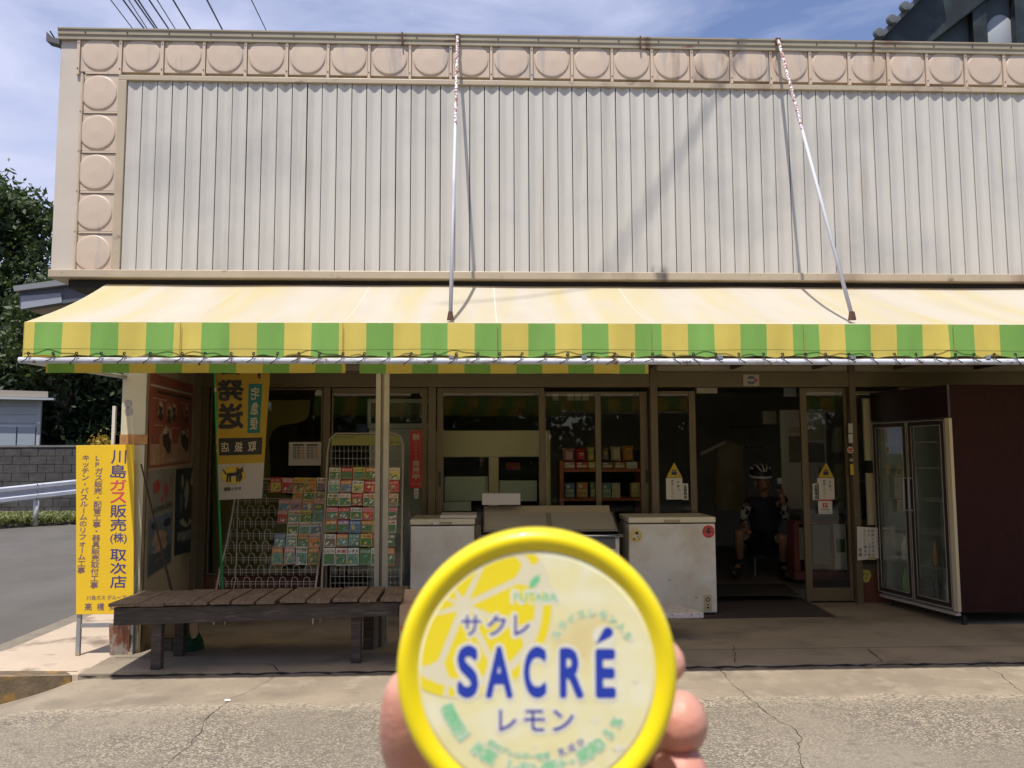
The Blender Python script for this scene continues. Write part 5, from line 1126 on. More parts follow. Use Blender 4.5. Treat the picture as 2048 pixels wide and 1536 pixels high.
for k, (s0, s1, hs_) in enumerate(((.055, .505, .46), (.525, .985, .56))):
    m = MB(); z0, z1 = zb0+.03, zt0+.005
    fbar(m, s0, s0+.045, z0, z1, .002, .03); fbar(m, s1-.045, s1, z0, z1, .002, .03); fbar(m, s0+.0455, s1-.0455, z0, z0+.05, .002, .03); fbar(m, s0+.0455, s1-.0455, z1-.05, z1, .002, .03)
    d = m.build('door', M('dark_door_frame', (.03, .022, .02), .4), fg)
    m = MB()
    for (a0, a1, b0, b1) in ((s0-.004, s0+.006, z0, z1), (s1-.006, s1+.004, z0, z1), (s0+.044, s0+.050, z0+.045, z1-.045), (s1-.050, s1-.044, z0+.045, z1-.045), (s0+.007, s1-.007, z0-.004, z0+.004), (s0+.007, s1-.007, z1-.004, z1+.004), (s0+.0505, s1-.0505, z0+.045, z0+.052), (s0+.0505, s1-.0505, z1-.052, z1-.045)): fbar(m, a0, a1, b0, b1, .0305, .034)
    m.build('silver_edge', M('silver_edge', (.62, .60, .56), .35, metal=.6), d)
    m = MB(); fbar(m, s0+.046, s1-.046, z0+.051, z1-.051, .012, .016); m.build('glass', GLASS2, d)
    m = MB(); hc = s1-.022 if k == 0 else s0+.022; hz_a, hz_b = 1.02, 1.34
    m.tube([FP(hc, hz_a, .032), FP(hc, hz_a, .065), FP(hc, hz_b, .065), FP(hc, hz_b, .032)], .011, 7); m.build('handle', galv, d)
m = MB(); fbar(m, .02, .98, zb0-.03, zb0-.001, -.02, .03); m.build('sill', MATS['silver_edge'], fg)
for z in (.48, .80, 1.12, 1.44, 1.70):
    m = MB()
    for t in np.linspace(.02, .6, 8): m.tube([FP(.06, z, -t), FP(.97, z, -t)], .003, 4, cap=False)
    m.build('wire_shelf', wirew, fg)
for (x, y) in ((P1.x+.06, P1.y+.06), (P1.x+1.2, P1.y+.06), (P2.x+.1, P2.y-.06)): MB().tube([(x, y, 0), (x, y, zb0-.031)], .022, 8).build('foot', black, fg)
bc = [('green', (.14, .42, .05)), ('pale', (.60, .64, .60)), ('dark', (.03, .03, .04)), ('amber', (.30, .14, .03))]
k = 0; dl = ['near the front corner', 'second from the corner', 'mid shelf', 'toward the far door', 'far end']
for z, nm in ((.155, 'lowest'), (.48, 'second lowest'), (.80, 'middle')):
    for i, s_ in enumerate((.13, .24, .36, .62, .75)):
        if nm == 'middle' and i not in (0, 3): continue
        c = FP(s_, z+.004, -.10-.02*(i % 2)); cn, cc = bc[(i+k) % 4]
        MB().lathe([(.001, 0), (.034, .0), (.036, .02), (.036, .16), (.014, .22), (.013, .25), (.0, .251)], c, (0, 0, 1), (1, 0, 0), 12).build('drink_bottle', M('bottle_'+cn, cc, .25), smooth=True, label=f'{cn} drink bottle on the {nm} fridge shelf, {dl[i]}', cat='bottle', group='bottles in the drinks fridge')
    k += 1

# ------------------------------------------------------------------ person seated inside
Yp = 10.0
pe = thing('person', 'seated person in cycling helmet and navy jersey inside the doorway, holding a small cup', 'person', at(1525, 1150, 9.75))
def J(u, v, y): return at(u, v, y)
pel, che, nek, hed = J(1528, 1082, 10.1), J(1530, 1024, 10.05), J(1527, 990, 10.02), J(1525, 965, 9.98)
shL, shR = J(1496, 1003, 10.03), J(1565, 1003, 10.03)
elL, wrL, haL = J(1486, 1038, 9.93), J(1491, 1053, 9.66), J(1494, 1060, 9.58)
elR, wrR, haR = J(1572, 1040, 9.86), J(1566, 1000, 9.66), J(1561, 984, 9.63)
knL, knR = J(1477, 1064, 9.55), J(1567, 1074, 9.50)
anL, anR = J(1480, 1128, 9.80), J(1566, 1132, 9.78)
hiL, hiR = J(1512, 1083, 10.05), J(1545, 1083, 10.05)
toL, toR = J(1466, 1146, 9.55), J(1577, 1150, 9.50)
P_ = [pel, J(1529, 1050, 10.08), che, nek, hed, shL, elL, wrL, haL, shR, elR, wrR, haR, hiL, knL, anL, toL, hiR, knR, anR, toR, J(1524, 945, 9.99), J(1531, 979, 9.91)]
E_ = [(0, 1), (1, 2), (2, 3), (3, 4), (4, 21), (2, 5), (5, 6), (6, 7), (7, 8), (2, 9), (9, 10), (10, 11), (11, 12), (0, 13), (13, 14), (14, 15), (15, 16), (0, 17), (17, 18), (18, 19), (19, 20), (4, 22)]
R_ = [.10, .10, .10, .052, .094, .045, .040, .03, .035, .045, .040, .03, .035, .075, .065, .042, .018, .075, .065, .042, .018, .08, .050]
skinned('body', P_, E_, R_, skin2, pe, 2)
# fingers
for hand, wr, dirn in ((haL, wrL, Vector((.02, -.05, -.045))), (haR, wrR, Vector((-.01, -.02, .06)))):
    m = MB()
    for k in range(5):
        o_ = Vector(((k-2)*.014, 0, 0)); d_ = dirn*(.75 if k else .5); base = hand+o_
        if k == 0: d_ = d_+Vector((-.03, 0, .01))
        m.tube([base, base+d_*.6, base+d_*.9+Vector((0, .012, -.01))], [.009, .0085, .006], 6)
    m.build('fingers', skin2, pe, smooth=True)
navy = M('navy_jersey', (.012, .016, .035), .8); wsl = M('white_navy_camo', (.42, .42, .44), .8, layers=[((.015, .02, .05), 14, (1, 1, 1), .50, .53, 2)]); blks = M('black_shorts', (.010, .010, .013), .8)
skinned('jersey', [pel+Vector((0, 0, .02)), P_[1], che, nek+Vector((0, 0, -.035)), shL.lerp(che, .1), shR.lerp(che, .1), shL.lerp(elL, .25), shR.lerp(elR, .25)], [(0, 1), (1, 2), (2, 3), (2, 4), (2, 5), (4, 6), (5, 7)], [.165, .165, .175, .062, .095, .095, .078, .078], navy, pe, 2)
for a, b, c in ((shL, elL, wrL), (shR, elR, wrR)): skinned('arm_sleeve', [a.lerp(b, .15), a.lerp(b, .6), b, b.lerp(c, .85)], [(0, 1), (1, 2), (2, 3)], [.072, .06, .053, .038], wsl, pe, 2)
skinned('shorts', [pel, hiL, hiL.lerp(knL, .72), hiR, hiR.lerp(knR, .72)], [(0, 1), (1, 2), (0, 3), (3, 4)], [.15, .11, .085, .11, .085], blks, pe, 2)
for a, b in ((hiL, knL), (hiR, knR)): skinned('shorts_cuff', [a.lerp(b, .70), a.lerp(b, .86)], [(0, 1)], [.088, .083], wsl, pe, 2)
for a, b, t in ((knL, anL, toL), (knR, anR, toR)):
    skinned('sock', [a.lerp(b, .72), b, b.lerp(t, .3)], [(0, 1), (1, 2)], [.053, .045, .045], M('navy_sock', (.012, .014, .03), .9), pe, 2)
    skinned('shoe', [b+Vector((0, .06, -.07)), b.lerp(t, .55)+Vector((0, 0, -.035)), t+Vector((0, 0, -.01))], [(0, 1), (1, 2)], [.060, .064, .050], black, pe, 2)
hc = J(1521, 948, 9.98)
hm = MB().lathe([(.125, -.035), (.13, -.01), (.125, .04), (.10, .085), (.06, .11), (.0, .118)], hc, (-.05, -.15, 1), (1, 0, 0), 20).build('helmet', black, pe, smooth=True)
m = MB()
for k in range(5):
    a_ = radians(-64+32*k)
    pts = []
    for t in np.linspace(-.9, 1.0, 9):
        th = t*1.35; pts.append(hc+Vector((sin(a_)*.132*cos(th*.9)*1.0, -.138*sin(th)*cos(a_)*1.0, .122*cos(th)*cos(a_*.8)+.004)))
    m.tube(pts, .013, 6)
m.lathe([(.127, -.04), (.136, -.03), (.134, -.012), (.126, -.01)], hc, (-.05, -.15, 1), (1, 0, 0), 20)
m.build('helmet_rib', M('helmet_white', (.70, .70, .70), .4), hm, smooth=True)
m = MB(); f0 = hed+Vector((.035, -.095, -.01)); m.lathe([(.001, .03), (.012, .012), (.016, 0)], f0, (.25, -1, -.15), (1, 0, 0), 8); 
for s_ in (-.035, .04): m.lathe([(.001, .004), (.010, 0)], f0+Vector((s_, .004, .03)), (.2, -1, 0), (1, 0, 0), 8, 1)
m.box(f0.x-.022, f0.x+.024, f0.y-.002, f0.y+.02, f0.z-.045, f0.z-.038, 1)
for s_ in (-.088, .083): m.lathe([(.001, .01), (.02, .006), (.022, 0)], hed+Vector((s_, 0, -.01)), (s_, -.3, 0), (0, 0, 1), 8)
m.build('face', [skin2, inkk], pe)
m = MB(); c = J(1559, 962, 9.60); m.lathe([(.0, 0), (.028, .0), (.032, .07), (.030, .072), (.0, .07)], c-Vector((0, 0, .035)), (0, 0, 1), (1, 0, 0), 16); m.build('paper_cup', M('cup_white', (.55, .57, .58), .6), label='small white cup held up by the seated cyclist', cat='cup')
stl = thing('stool', 'dark pipe stool under the seated cyclist', 'stool', (pel.x, 10.1, .07))
MB().box(pel.x-.20, pel.x+.20, 9.93, 10.30, pel.z-.19, pel.z-.15).build('seat', black, stl, bevel=.01)
for sx_ in (-.17, .17):
    MB().tube([(pel.x+sx_, 9.96, pel.z-.19), (pel.x+sx_*1.1, 9.92, .082), (pel.x+sx_*1.1, 10.28, .082), (pel.x+sx_, 10.26, pel.z-.19)], .009, 6).build('leg_frame', M('dull_pipe', (.16, .16, .15), .5), stl)

# ------------------------------------------------------------------ cup held in the foreground
zc_ = .262
CC = CAMP+ray(1074, 1345)*zc_
nx_ = -fw; Ct = (nx_*cos(radians(5))+UP*sin(radians(5))).normalized()   # lid normal, tipped a little to the sky
CX = RT.copy(); CY = Ct.cross(CX).normalized(); CX = CY.cross(Ct).normalized()
PX = zc_/F
cup = thing('ice_cup', 'round yellow lidded cup of lemon shaved ice lettered SACRÉ held up to the camera', 'cup', CC)
RO_ = 283*PX
yrim = M('glossy_yellow_plastic', (.90, .73, .010), .32, nz=(30, .02), coat=.2)
MB().lathe([(RO_*.82, -.0016), (RO_*.845, -.0010), (RO_*.875, .0000), (RO_*.90, .0007), (RO_*.93, .0012), (RO_*.965, .0008), (RO_*.99, -.0006), (RO_, -.003), (RO_, -.010), (RO_*.975, -.0102), (RO_*.96, -.004)], CC, Ct, CX, 96).build('lid_rim', yrim, cup, smooth=True)
MB().lathe([(RO_*.958, -.0055), (RO_*.90, -.0065), (RO_*.74, -.058), (RO_*.70, -.060), (.0, -.060)], CC, Ct, CX, 64).build('cup_body', M('cup_pale_card', (.72, .62, .20), .5), cup, smooth=True)
film = M('pale_lemon_film', (.86, .80, .44), .3, nz=(40, .03), layers=[((.88, .85, .60), 55, (1, 1, 1), .48, .64, 2), ((.78, .66, .32), 38, (1, 1, 1), .56, .72, 2)], coat=.3)
MB().lathe([(RO_*.842, -.0010), (RO_*.82, -.0006), (RO_*.5, -.0005), (.0, -.0005)], CC, Ct, CX, 96).build('lid_film', film, cup)
def LP(u, v, l=0): return CC+CX*((u-1074)*PX)-CY*((v-1342)*PX)+Ct*(-.00046+l*.05)
RD = 233
cm = M('cream_lemon_pith', (.80, .74, .52), .35); ylm = M('bright_lemon_print', (.90, .74, .03), .35); lbl = M('lid_blue_ink', (.022, .055, .42), .4); lgr = M('lid_green_ink', (.20, .62, .30), .4); lhl = M('lid_white_halo', (.82, .80, .66), .4)
m = MB(); SC = (926, 1212)
def polar(r0, r1, a0, a1, l, mi, n=22):
    pr = None
    for k in range(n+1):
        a = a0+(a1-a0)*k/n; dx, dy = cos(a), -sin(a)
        # distance along the ray to the film boundary
        ex, ey = SC[0]-1074, SC[1]-1342; b_ = ex*dx+ey*dy; c_ = ex*ex+ey*ey-RD*RD; rm = -b_+sqrt(max(b_*b_-c_, 0))
        q0, q1 = min(r0, rm), min(r1, rm)
        cur = (LP(SC[0]+dx*q0, SC[1]+dy*q0, l), LP(SC[0]+dx*q1, SC[1]+dy*q1, l))
        if pr: m.quad(pr[0], cur[0], cur[1], pr[1], mi)
        pr = cur
A_ = radians
polar(0, 182, 0, 2*pi, .0002, 0, 90)
polar(160, 178, A_(-100), A_(10), .0004, 1, 40); polar(160, 178, A_(30), A_(62), .0004, 1, 12); polar(160, 182, A_(-128), A_(-103), .0004, 1, 12)
angs = [65, 25, -22, -62, -112, -165, -205, -240, -295]
for a0, a1 in zip(angs[:-1], angs[1:]):
    lo, hi = A_(a1+3.2), A_(a0-3.2)
    n_ = 14; pts = []
    for k in range(n_+1):
        a = lo+(hi-lo)*k/n_; e_ = min(1, min(k, n_-k)/2.5); rr = 118+26*e_
        dx, dy = cos(a), -sin(a); ex, ey = SC[0]-1074, SC[1]-1342; b_ = ex*dx+ey*dy; c_ = ex*ex+ey*ey-RD*RD; rm = -b_+sqrt(max(b_*b_-c_, 0))
        r_ = min(rr, rm); pts.append(LP(SC[0]+dx*r_, SC[1]+dy*r_, .0005))
    am = (lo+hi)/2; m.add([LP(SC[0]+16*cos(am), SC[1]-16*sin(am), .0005)]+pts, [tuple(range(len(pts)+1))], 1)
m.build('lemon_slice', [cm, ylm], cup)
# lettering with a pale halo
halo = MB(); ink = MB()
def ltext(body, u0, v0, u1, v1, mi, off=.0, hl=.05):
    o_ = LP(u0, v1, .0014); fit(ink, body, o_, CX, CY, (u1-u0)*PX, (v1-v0)*PX, mi, off, 2e-6)
    e_ = 7; o_ = LP(u0-e_, v1+e_, .0007); 
    if hl: fit(halo, body, o_, CX, CY, (u1-u0+2*e_)*PX, (v1-v0+2*e_)*PX, 0, off+hl, 2e-6)
for ch, u0, u1, v0 in (('S', 914, 957, 1289), ('A', 971, 1026, 1291), ('C', 1047, 1093, 1291), ('R', 1119, 1168, 1294), ('E', 1191, 1232, 1296)): ltext(ch, u0, v0, u1, 1393, 0, .042, .07)
dr = []
for k in range(20):
    a = 2*pi*k/20; dr.append((1217+10.5*cos(a), 1264-10.5*sin(a)))
tip = (1192, 1288)
ink.add([LP(u, v, .0014) for u, v in dr], [tuple(range(20))], 0); ink.add([LP(1208, 1258, .0015), LP(*tip, .0015), LP(1223, 1273, .0015)], [(0, 1, 2)], 0)
halo.add([LP(1210+24*cos(2*pi*k/20), 1272-22*sin(2*pi*k/20), .00065) for k in range(20)], [tuple(range(20))], 0)
for ch, u0, u1 in (('サ', 922, 962), ('ク', 974, 1012), ('レ', 1028, 1060)): ltext(ch, u0, 1230, u1, 1271, 1, .02, .07)
for ch, u0, u1 in (('レ', 998, 1033), ('モ', 1048, 1090), ('ン', 1105, 1147)): ltext(ch, u0, 1415, u1, 1457, 1, .02, .07)
ltext('FUTABA', 1028, 1186, 1116, 1203, 2, .01, .05)
lf = [(1058, 1178), (1060, 1164), (1070, 1153), (1081, 1150), (1079, 1163), (1070, 1174)]
ink.add([LP(u, v, .0014) for u, v in lf], [tuple(range(6))], 2)
def arc(body, cx, cy_, r, a0, a1, size, mi, inward=False, off=.01):
    n_ = len(body)
    for i, ch in enumerate(body):
        if ch == ' ': continue
        a = radians(a0+(a1-a0)*(i/(n_-1))); c = (cx+r*cos(a), cy_-r*sin(a))
        up_ = Vector((cos(a), sin(a))) if not inward else -Vector((cos(a), sin(a)))     # image-up vector (y up)
        rg = Vector((up_.y, -up_.x))
        def fn(x, y, l):
            x = (x-.5)*size; y = (y-.37)*size; w_ = rg*x+up_*y; return LP(c[0]+w_.x, c[1]-w_.y, l)
        put(ink, ch, lambda x, y, k: fn(x, y, .0014+k*.00004), mi, off+.008); put(halo, ch, lambda x, y, k: fn(x, y, .0007+k*.00004), 0, off+.09)
arc('スライスレモン入り', 1184, 1306, 80, 152, 26, 19, 2)
arc('種類別　氷菓　レモン果汁・果実35%', 1070, 1340, 189, 204, 330, 29, 2, inward=True, off=.02)
arc('原材アレルギー物質', 1070, 1340, 165, 238, 278, 15, 2, inward=True, off=.01)
arc('乳成分', 1070, 1340, 165, 289, 303, 16, 1, inward=True, off=.01)
halo.build('lettering_halo', lhl, cup); ink.build('lettering', [lbl, M('lid_violet_ink', (.06, .06, .36), .4), lgr], cup)
m = MB()
for u, v, r in ((1270, 1360, 9), (1190, 1437, 12), (1235, 1490, 16), (1262, 1278, 10), (1068, 1487, 8)):
    m.add([LP(u+(r if k % 2 == 0 else r*.28)*cos(pi*k/4), v-(r if k % 2 == 0 else r*.28)*sin(pi*k/4), .0004) for k in range(8)], [tuple(range(8))], 0)
m.build('sparkle', lhl, cup)

# hand: local coordinates x right, y up, w away from the camera
def HC(x, y, w): return CC+RT*x+UP*y-(-fw)*w
hp = [HC(0, -.060, .088), HC(-.004, -.085, .092), HC(-.010, -.13, .10), HC(-.02, -.22, .11),       # palm, heel, wrist, forearm
      HC(-.030, -.070, .070), HC(-.0475, -.050, .050), HC(-.0475, -.028, .040), HC(-.0445, -.0125, .040),   # thumb
      HC(.014, -.036, .090), HC(.041, -.021, .082), HC(.0525, -.0165, .064), HC(.0540, -.0160, .047),        # index
      HC(.018, -.050, .088), HC(.044, -.052, .068), HC(.0550, -.038, .042), HC(.0530, -.0215, .026),      # middle
      HC(.016, -.064, .086), HC(.041, -.072, .064), HC(.054, -.062, .044), HC(.0535, -.0405, .026),        # ring
      HC(.010, -.078, .084), HC(.034, -.078, .064), HC(.042, -.072, .046), HC(.040, -.068, .032)]        # little
he = [(0, 1), (1, 2), (2, 3), (1, 4), (4, 5), (5, 6), (6, 7), (0, 8), (8, 9), (9, 10), (10, 11), (0, 12), (12, 13), (13, 14), (14, 15), (0, 16), (16, 17), (17, 18), (18, 19), (1, 20), (20, 21), (21, 22), (22, 23)]
hr = [.022, .026, .027, .034, .018, .0140, .0118, .0100, .012, .0098, .0092, .0088, .012, .0118, .0118, .0122, .011, .0105, .0105, .0108, .010, .0088, .0085, .0078]
hand = skinned('person', hp, he, hr, skin, None, 2, root=0, label='hand and forearm of a person holding the yellow lidded cup toward the shop', cat='person')
# ------------------------------------------------------------------ background left
def leafmat(name, c, c2):
    m = bpy.data.materials.new(name); m.use_nodes = True; t = m.node_tree; n = t.nodes; l = t.links; p = n['Principled BSDF']; p.inputs['Roughness'].default_value = .55
    geo = n.new('ShaderNodeNewGeometry'); r = n.new('ShaderNodeValToRGB'); r.color_ramp.elements[0].color = (*c, 1); r.color_ramp.elements[1].color = (*c2, 1)
    l.new(geo.outputs['Random Per Island'], r.inputs[0]); l.new(r.outputs[0], p.inputs['Base Color'])
    tr = n.new('ShaderNodeBsdfTranslucent'); tr.inputs[0].default_value = (c2[0]*1.3, c2[1]*1.4, c2[2], 1); ms = n.new('ShaderNodeMixShader'); ms.inputs[0].default_value = .25
    l.new(p.outputs[0], ms.inputs[1]); l.new(tr.outputs[0], ms.inputs[2]); l.new(ms.outputs[0], n['Material Output'].inputs[0]); return m
leaf1 = leafmat('tree_leaf', (.018, .036, .010), (.070, .100, .030)); leaf2 = leafmat('dark_leaf', (.012, .028, .010), (.035, .062, .020)); leaf3 = leafmat('grass_blade', (.07, .10, .025), (.26, .27, .10)); leaf4 = leafmat('yellow_leaf', (.20, .14, .02), (.42, .28, .03))
bark = M('bark', (.07, .05, .035), .9, nz=(10, .3))
def crown_mesh(name, lobes, n, size, mat, seed):
    rs_ = np.random.RandomState(seed); V = []; tot = sum(l[3]**2 for l in lobes)
    C = []
    for (x, y, z, r) in lobes:
        k = int(n*r*r/tot); d = rs_.normal(size=(k, 3)); d /= np.linalg.norm(d, axis=1)[:, None]
        bump = 1+.22*np.sin(d[:, 0]*5+seed)*np.cos(d[:, 2]*6)+.12*np.sin(d[:, 1]*11+d[:, 2]*9)
        rad = r*bump*rs_.uniform(.55, 1.05, k)**.5; C.append(np.array([x, y, z])+d*rad[:, None]*np.array([1, 1, .85]))
    C = np.concatenate(C); k = len(C)
    # clump: snap leaves toward cluster centres
    cl = C[rs_.choice(k, k//22)]; idx = rs_.randint(0, len(cl), k//2)
    C[:k//2] = cl[idx]+rs_.normal(size=(k//2, 3))*size*1.7
    a = rs_.normal(size=(k, 3)); a /= np.linalg.norm(a, axis=1)[:, None]; b = np.cross(a, rs_.normal(size=(k, 3))); b /= np.linalg.norm(b, axis=1)[:, None]
    s = (size*rs_.uniform(.6, 1.3, k))[:, None]
    V = np.stack([C-a*s, C+b*s*.45, C+a*s, C-b*s*.45], 1).reshape(-1, 3)
    me = bpy.data.meshes.new(name); me.vertices.add(len(V)); me.vertices.foreach_set('co', V.ravel().astype(np.float32))
    me.loops.add(len(V)); me.loops.foreach_set('vertex_index', np.arange(len(V), dtype=np.int32)); me.polygons.add(k); me.polygons.foreach_set('loop_start', np.arange(0, len(V), 4, dtype=np.int32)); me.polygons.foreach_set('loop_total', np.full(k, 4, dtype=np.int32))
    me.materials.append(mat); me.update(); me.validate(); return me
def tree(name, label, base, lobes, n, size, mat, seed, group=None, trunk=.25, h=3.0):
    t_ = thing(name, label, 'tree', base, group)
    o = bpy.data.objects.new('crown', crown_mesh('crown', lobes, n, size, mat, seed)); COL.objects.link(o); o.parent = t_
    m = MB(); b = Vector(base); m.tube([b, b+Vector((.1, 0, h*.5)), b+Vector((0, .1, h))], [trunk, trunk*.8, trunk*.6], 8)
    for (x, y, z, r) in lobes[:5]: m.tube([b+Vector((0, .1, h*.8)), b+Vector((x*.5, y*.5, (h+z)*.5)), b+Vector((x, y, z))], [trunk*.5, trunk*.3, .03], 6)
    tr = m.build('trunk', bark, t_); return t_
def rl(n, sx_, sy_, z0, z1, r0, r1, seed):
    rr = random.Random(seed); return [(rr.uniform(-sx_, sx_), rr.uniform(-sy_, sy_), rr.uniform(z0, z1), rr.uniform(r0, r1)) for _ in range(n)]
tb1 = at(20, 900, 27)
tree('broadleaf_tree', 'tall leafy tree against the sky at the far left edge', (tb1.x-.3, 27, .3), [(0, 0, 8.7, 2.0), (-1.5, 0, 8.0, 1.9), (1.0, 0, 6.9, 1.6), (-.6, -.6, 5.6, 2.0), (1.1, -.2, 4.9, 1.5), (-2.2, 0, 5, 2), (.4, -.4, 9.0, 1.1), (-.8, 0, 9.4, 1.2)], 26000, .13, leaf1, 3, 'trees behind the block wall')
tree('broadleaf_tree', 'rounded green tree between the tall tree and the shop wall', (at(100, 900, 24).x+.2, 24, .3), [(-.3, 0, 5.6, 1.1), (.9, 0, 5.9, 1.2), (.1, 0, 4.6, 1.5), (1.6, 0, 4.8, 1.3), (.5, 0, 6.7, .7), (2.2, .3, 3.9, 1.2)], 20000, .11, leaf1, 5, 'trees behind the block wall')
tree('evergreen_tree', 'dark evergreen standing behind the grey shed', (at(150, 900, 25).x, 25, .3), [(-1.6, 0, 3.1, 1.5), (0, 0, 3.2, 1.6), (1.2, 0, 3.0, 1.4), (-.6, -.5, 1.6, 1.3), (1, -.4, 1.5, 1.3), (-3, 0, 3.6, 1.6), (2.6, 0, 3.2, 1.5), (2.6, 0, 1.4, 1.3)], 26000, .12, leaf2, 8, 'trees behind the block wall')
tree('evergreen_tree', 'second dark evergreen further back, filling the gap beside the shop', (at(60, 900, 31).x, 31, .3), [(-3, 0, 4, 2.6), (0, 0, 5.2, 2.6), (3, 0, 4.2, 2.6), (5, 0, 2.5, 2.4), (0, 0, 2, 2.4), (-4, 0, 7, 2.2)], 26000, .17, leaf2, 9, 'trees behind the block wall')
yb_ = thing('yellow_shrub', 'shrub with yellow leaves beyond the block wall beside the column', 'shrub', (at(208, 892, 22).x, 22, .6))
o = bpy.data.objects.new('foliage', crown_mesh('foliage', [(0, 0, 1.0, .35), (.1, 0, .6, .4), (-.05, 0, 1.3, .25)], 900, .06, leaf4, 4)); COL.objects.link(o); o.parent = yb_
# tree line across the street behind the camera (seen mirrored in the shop windows)
wl = None
for k in range(7):
    X = -15+k*5.2
    lobes = rl(9, 2.6, 1.6, 2.0, 6.5, 1.6, 2.4, 40+k) if k < 1 else None
    if k == 0:
        wl = tree('street_tree', 'dark tree across the street mirrored in the shop glass', (X, -13, -.5), lobes+[(0, 0, 1.2, 2.4), (2, 0, 1.4, 2.2), (-2, 0, 1.4, 2.2)], 9000, .22, leaf2, 21, 'trees mirrored in the windows')
    else:
        r = wl.copy(); COL.objects.link(r); r.location = (X, -13-random.uniform(0, 2), -.5); r.rotation_euler.z = random.uniform(0, 6); r['label'] = f'dark tree across the street mirrored in the glass, {ordn[k]} along the row'
        for ch in wl.children: c = ch.copy(); COL.objects.link(c); c.parent = r
# block wall
bw = thing('block_wall', 'dark weathered concrete block wall behind the guardrail', 'wall', (at(80, 900, 19.5).x, 19.5, 0))
YW = 19.5; zw1 = at(100, 893, YW).z; bwm = M('weathered_block', (.065, .060, .058), .9, nz=(5, .35), bump=(20, .5), layers=[((.03, .028, .027), 1.5, (1, 1, 2), .5, .7), ((.12, .11, .10), 3, (1, 1, 1), .62, .75)])
bmesh_b = MB().box(0, .385, 0, .15, 0, .19); bme = bmesh_b.mesh('block', bwm)
xW0, xW1 = at(-60, 900, YW).x, at(300, 900, YW).x
MB().box(xW0, xW1, YW+.02, YW+.13, -.3, zw1-.01).build('mortar', M('dark_mortar', (.02, .019, .018), .95), bw)
for r_ in range(8):
    x = xW0+(.2 if r_ % 2 else 0)
    while x < xW1-.3:
        o = bpy.data.objects.new('block', bme); COL.objects.link(o); o.parent = bw; o.location = Vector((x, YW+random.uniform(-.004, .004), zw1-.02-.2*(r_+1)))-bw.location; x += .397
MB().box(xW0, xW1, YW-.02, YW+.17, zw1-.015, zw1+.03).build('coping', M('grey_coping', (.16, .155, .15), .9, nz=(4, .2)), bw)
# verge
g = MB(); Yg = 17.8; gz0 = at(70, 1040, Yg).z
g.quad((-30, 16.2, gz0-.06), (-4, 20, rz(20)+.1), (-4, 24, .75), (-30, 24, .75)); structure(g, 'verge', soil)
rs_ = np.random.RandomState(5); m = MB()
for k in range(7000):
    u = rs_.uniform(-40, 235); t = rs_.uniform(0, 1); y = 17.1+t*2.2+(u/240.)*1.1; p = at(u, 1000, y); zg = gz0-.05+.04*t; h_ = rs_.uniform(.03, .15)*(1.15-.4*t); a = rs_.uniform(0, 6.28); d = Vector((cos(a), sin(a), 0))*h_*.7
    b = Vector((p.x, y, zg)); wv = Vector((-sin(a), cos(a), 0))*h_*.28
    m.quad(b, b+d*.5+wv+Vector((0, 0, h_*.7)), b+d+Vector((0, 0, h_)), b+d*.5-wv+Vector((0, 0, h_*.6)))
tag(m.build('verge_weeds', leaf3, loc=(0, 0, 0)), kind='stuff', label='low weeds growing along the road below the guardrail', cat='weeds')
m = MB()
for k in range(420):
    t = rs_.uniform(0, 1); u = 0+t*95+rs_.uniform(-8, 8); v = 1310-t*40+rs_.uniform(-7, 7); b = gz(u, v, -.10); h_ = rs_.uniform(.012, .045); a = rs_.uniform(0, 6.28); d = Vector((cos(a), sin(a), 0))*h_; wv = Vector((-sin(a), cos(a), 0))*h_*.3
    b.z -= .05; m.quad(b, b+d*.5+wv+Vector((0, 0, h_*.7)), b+d+Vector((0, 0, h_+.02)), b+d*.5-wv+Vector((0, 0, h_*.6)))
tag(m.build('gutter_weeds', leaf3, loc=(0, 0, 0)), kind='stuff', label='small weeds in the gutter at the road edge', cat='weeds')
# guard rail
gr_ = thing('guardrail', 'white corrugated metal guardrail along the road at left', 'guardrail', at(57, 1036, 17.2))
pr_ = [(0, .0), (-.05, .03), (-.05, .10), (0, .14), (0, .20), (-.05, .24), (-.05, .31), (0, .34)]
A0 = at(-60, 1015, 16.6); A1 = at(230, 981, 18.6); m = MB()
n_ = len(pr_); m.add([A0+Vector((0, d, z)) for d, z in pr_]+[A1+Vector((0, d, z)) for d, z in pr_], [(i, i+n_, i+1+n_, i+1) for i in range(n_-1)]); m.build('rail', M('white_rail', (.52, .54, .60), .4, metal=.15, nz=(4, .08)), gr_)
for u in (57, 205):
    p = at(u, 1000, 17.2+(u-57)*.0069); b = A0.lerp(A1, (p.x-A0.x)/(A1.x-A0.x))
    MB().tube([(p.x, b.y+.07, gz0-.1), (p.x, b.y+.07, b.z+.05)], .057, 10).build('post', M('white_post', (.50, .50, .50), .5), gr_, smooth=True)
m = MB(); b = A0.lerp(A1, .44)
for dx in (0, .12): 
    for dz in (.03, .17, .32): m.lathe([(.012, 0), (.012, .01), (.0, .012)], (b.x+dx-.0, b.y-.051, b.z+dz), (0, -1, 0), (1, 0, 0), 6)
m.build('bolt', inkk, gr_)
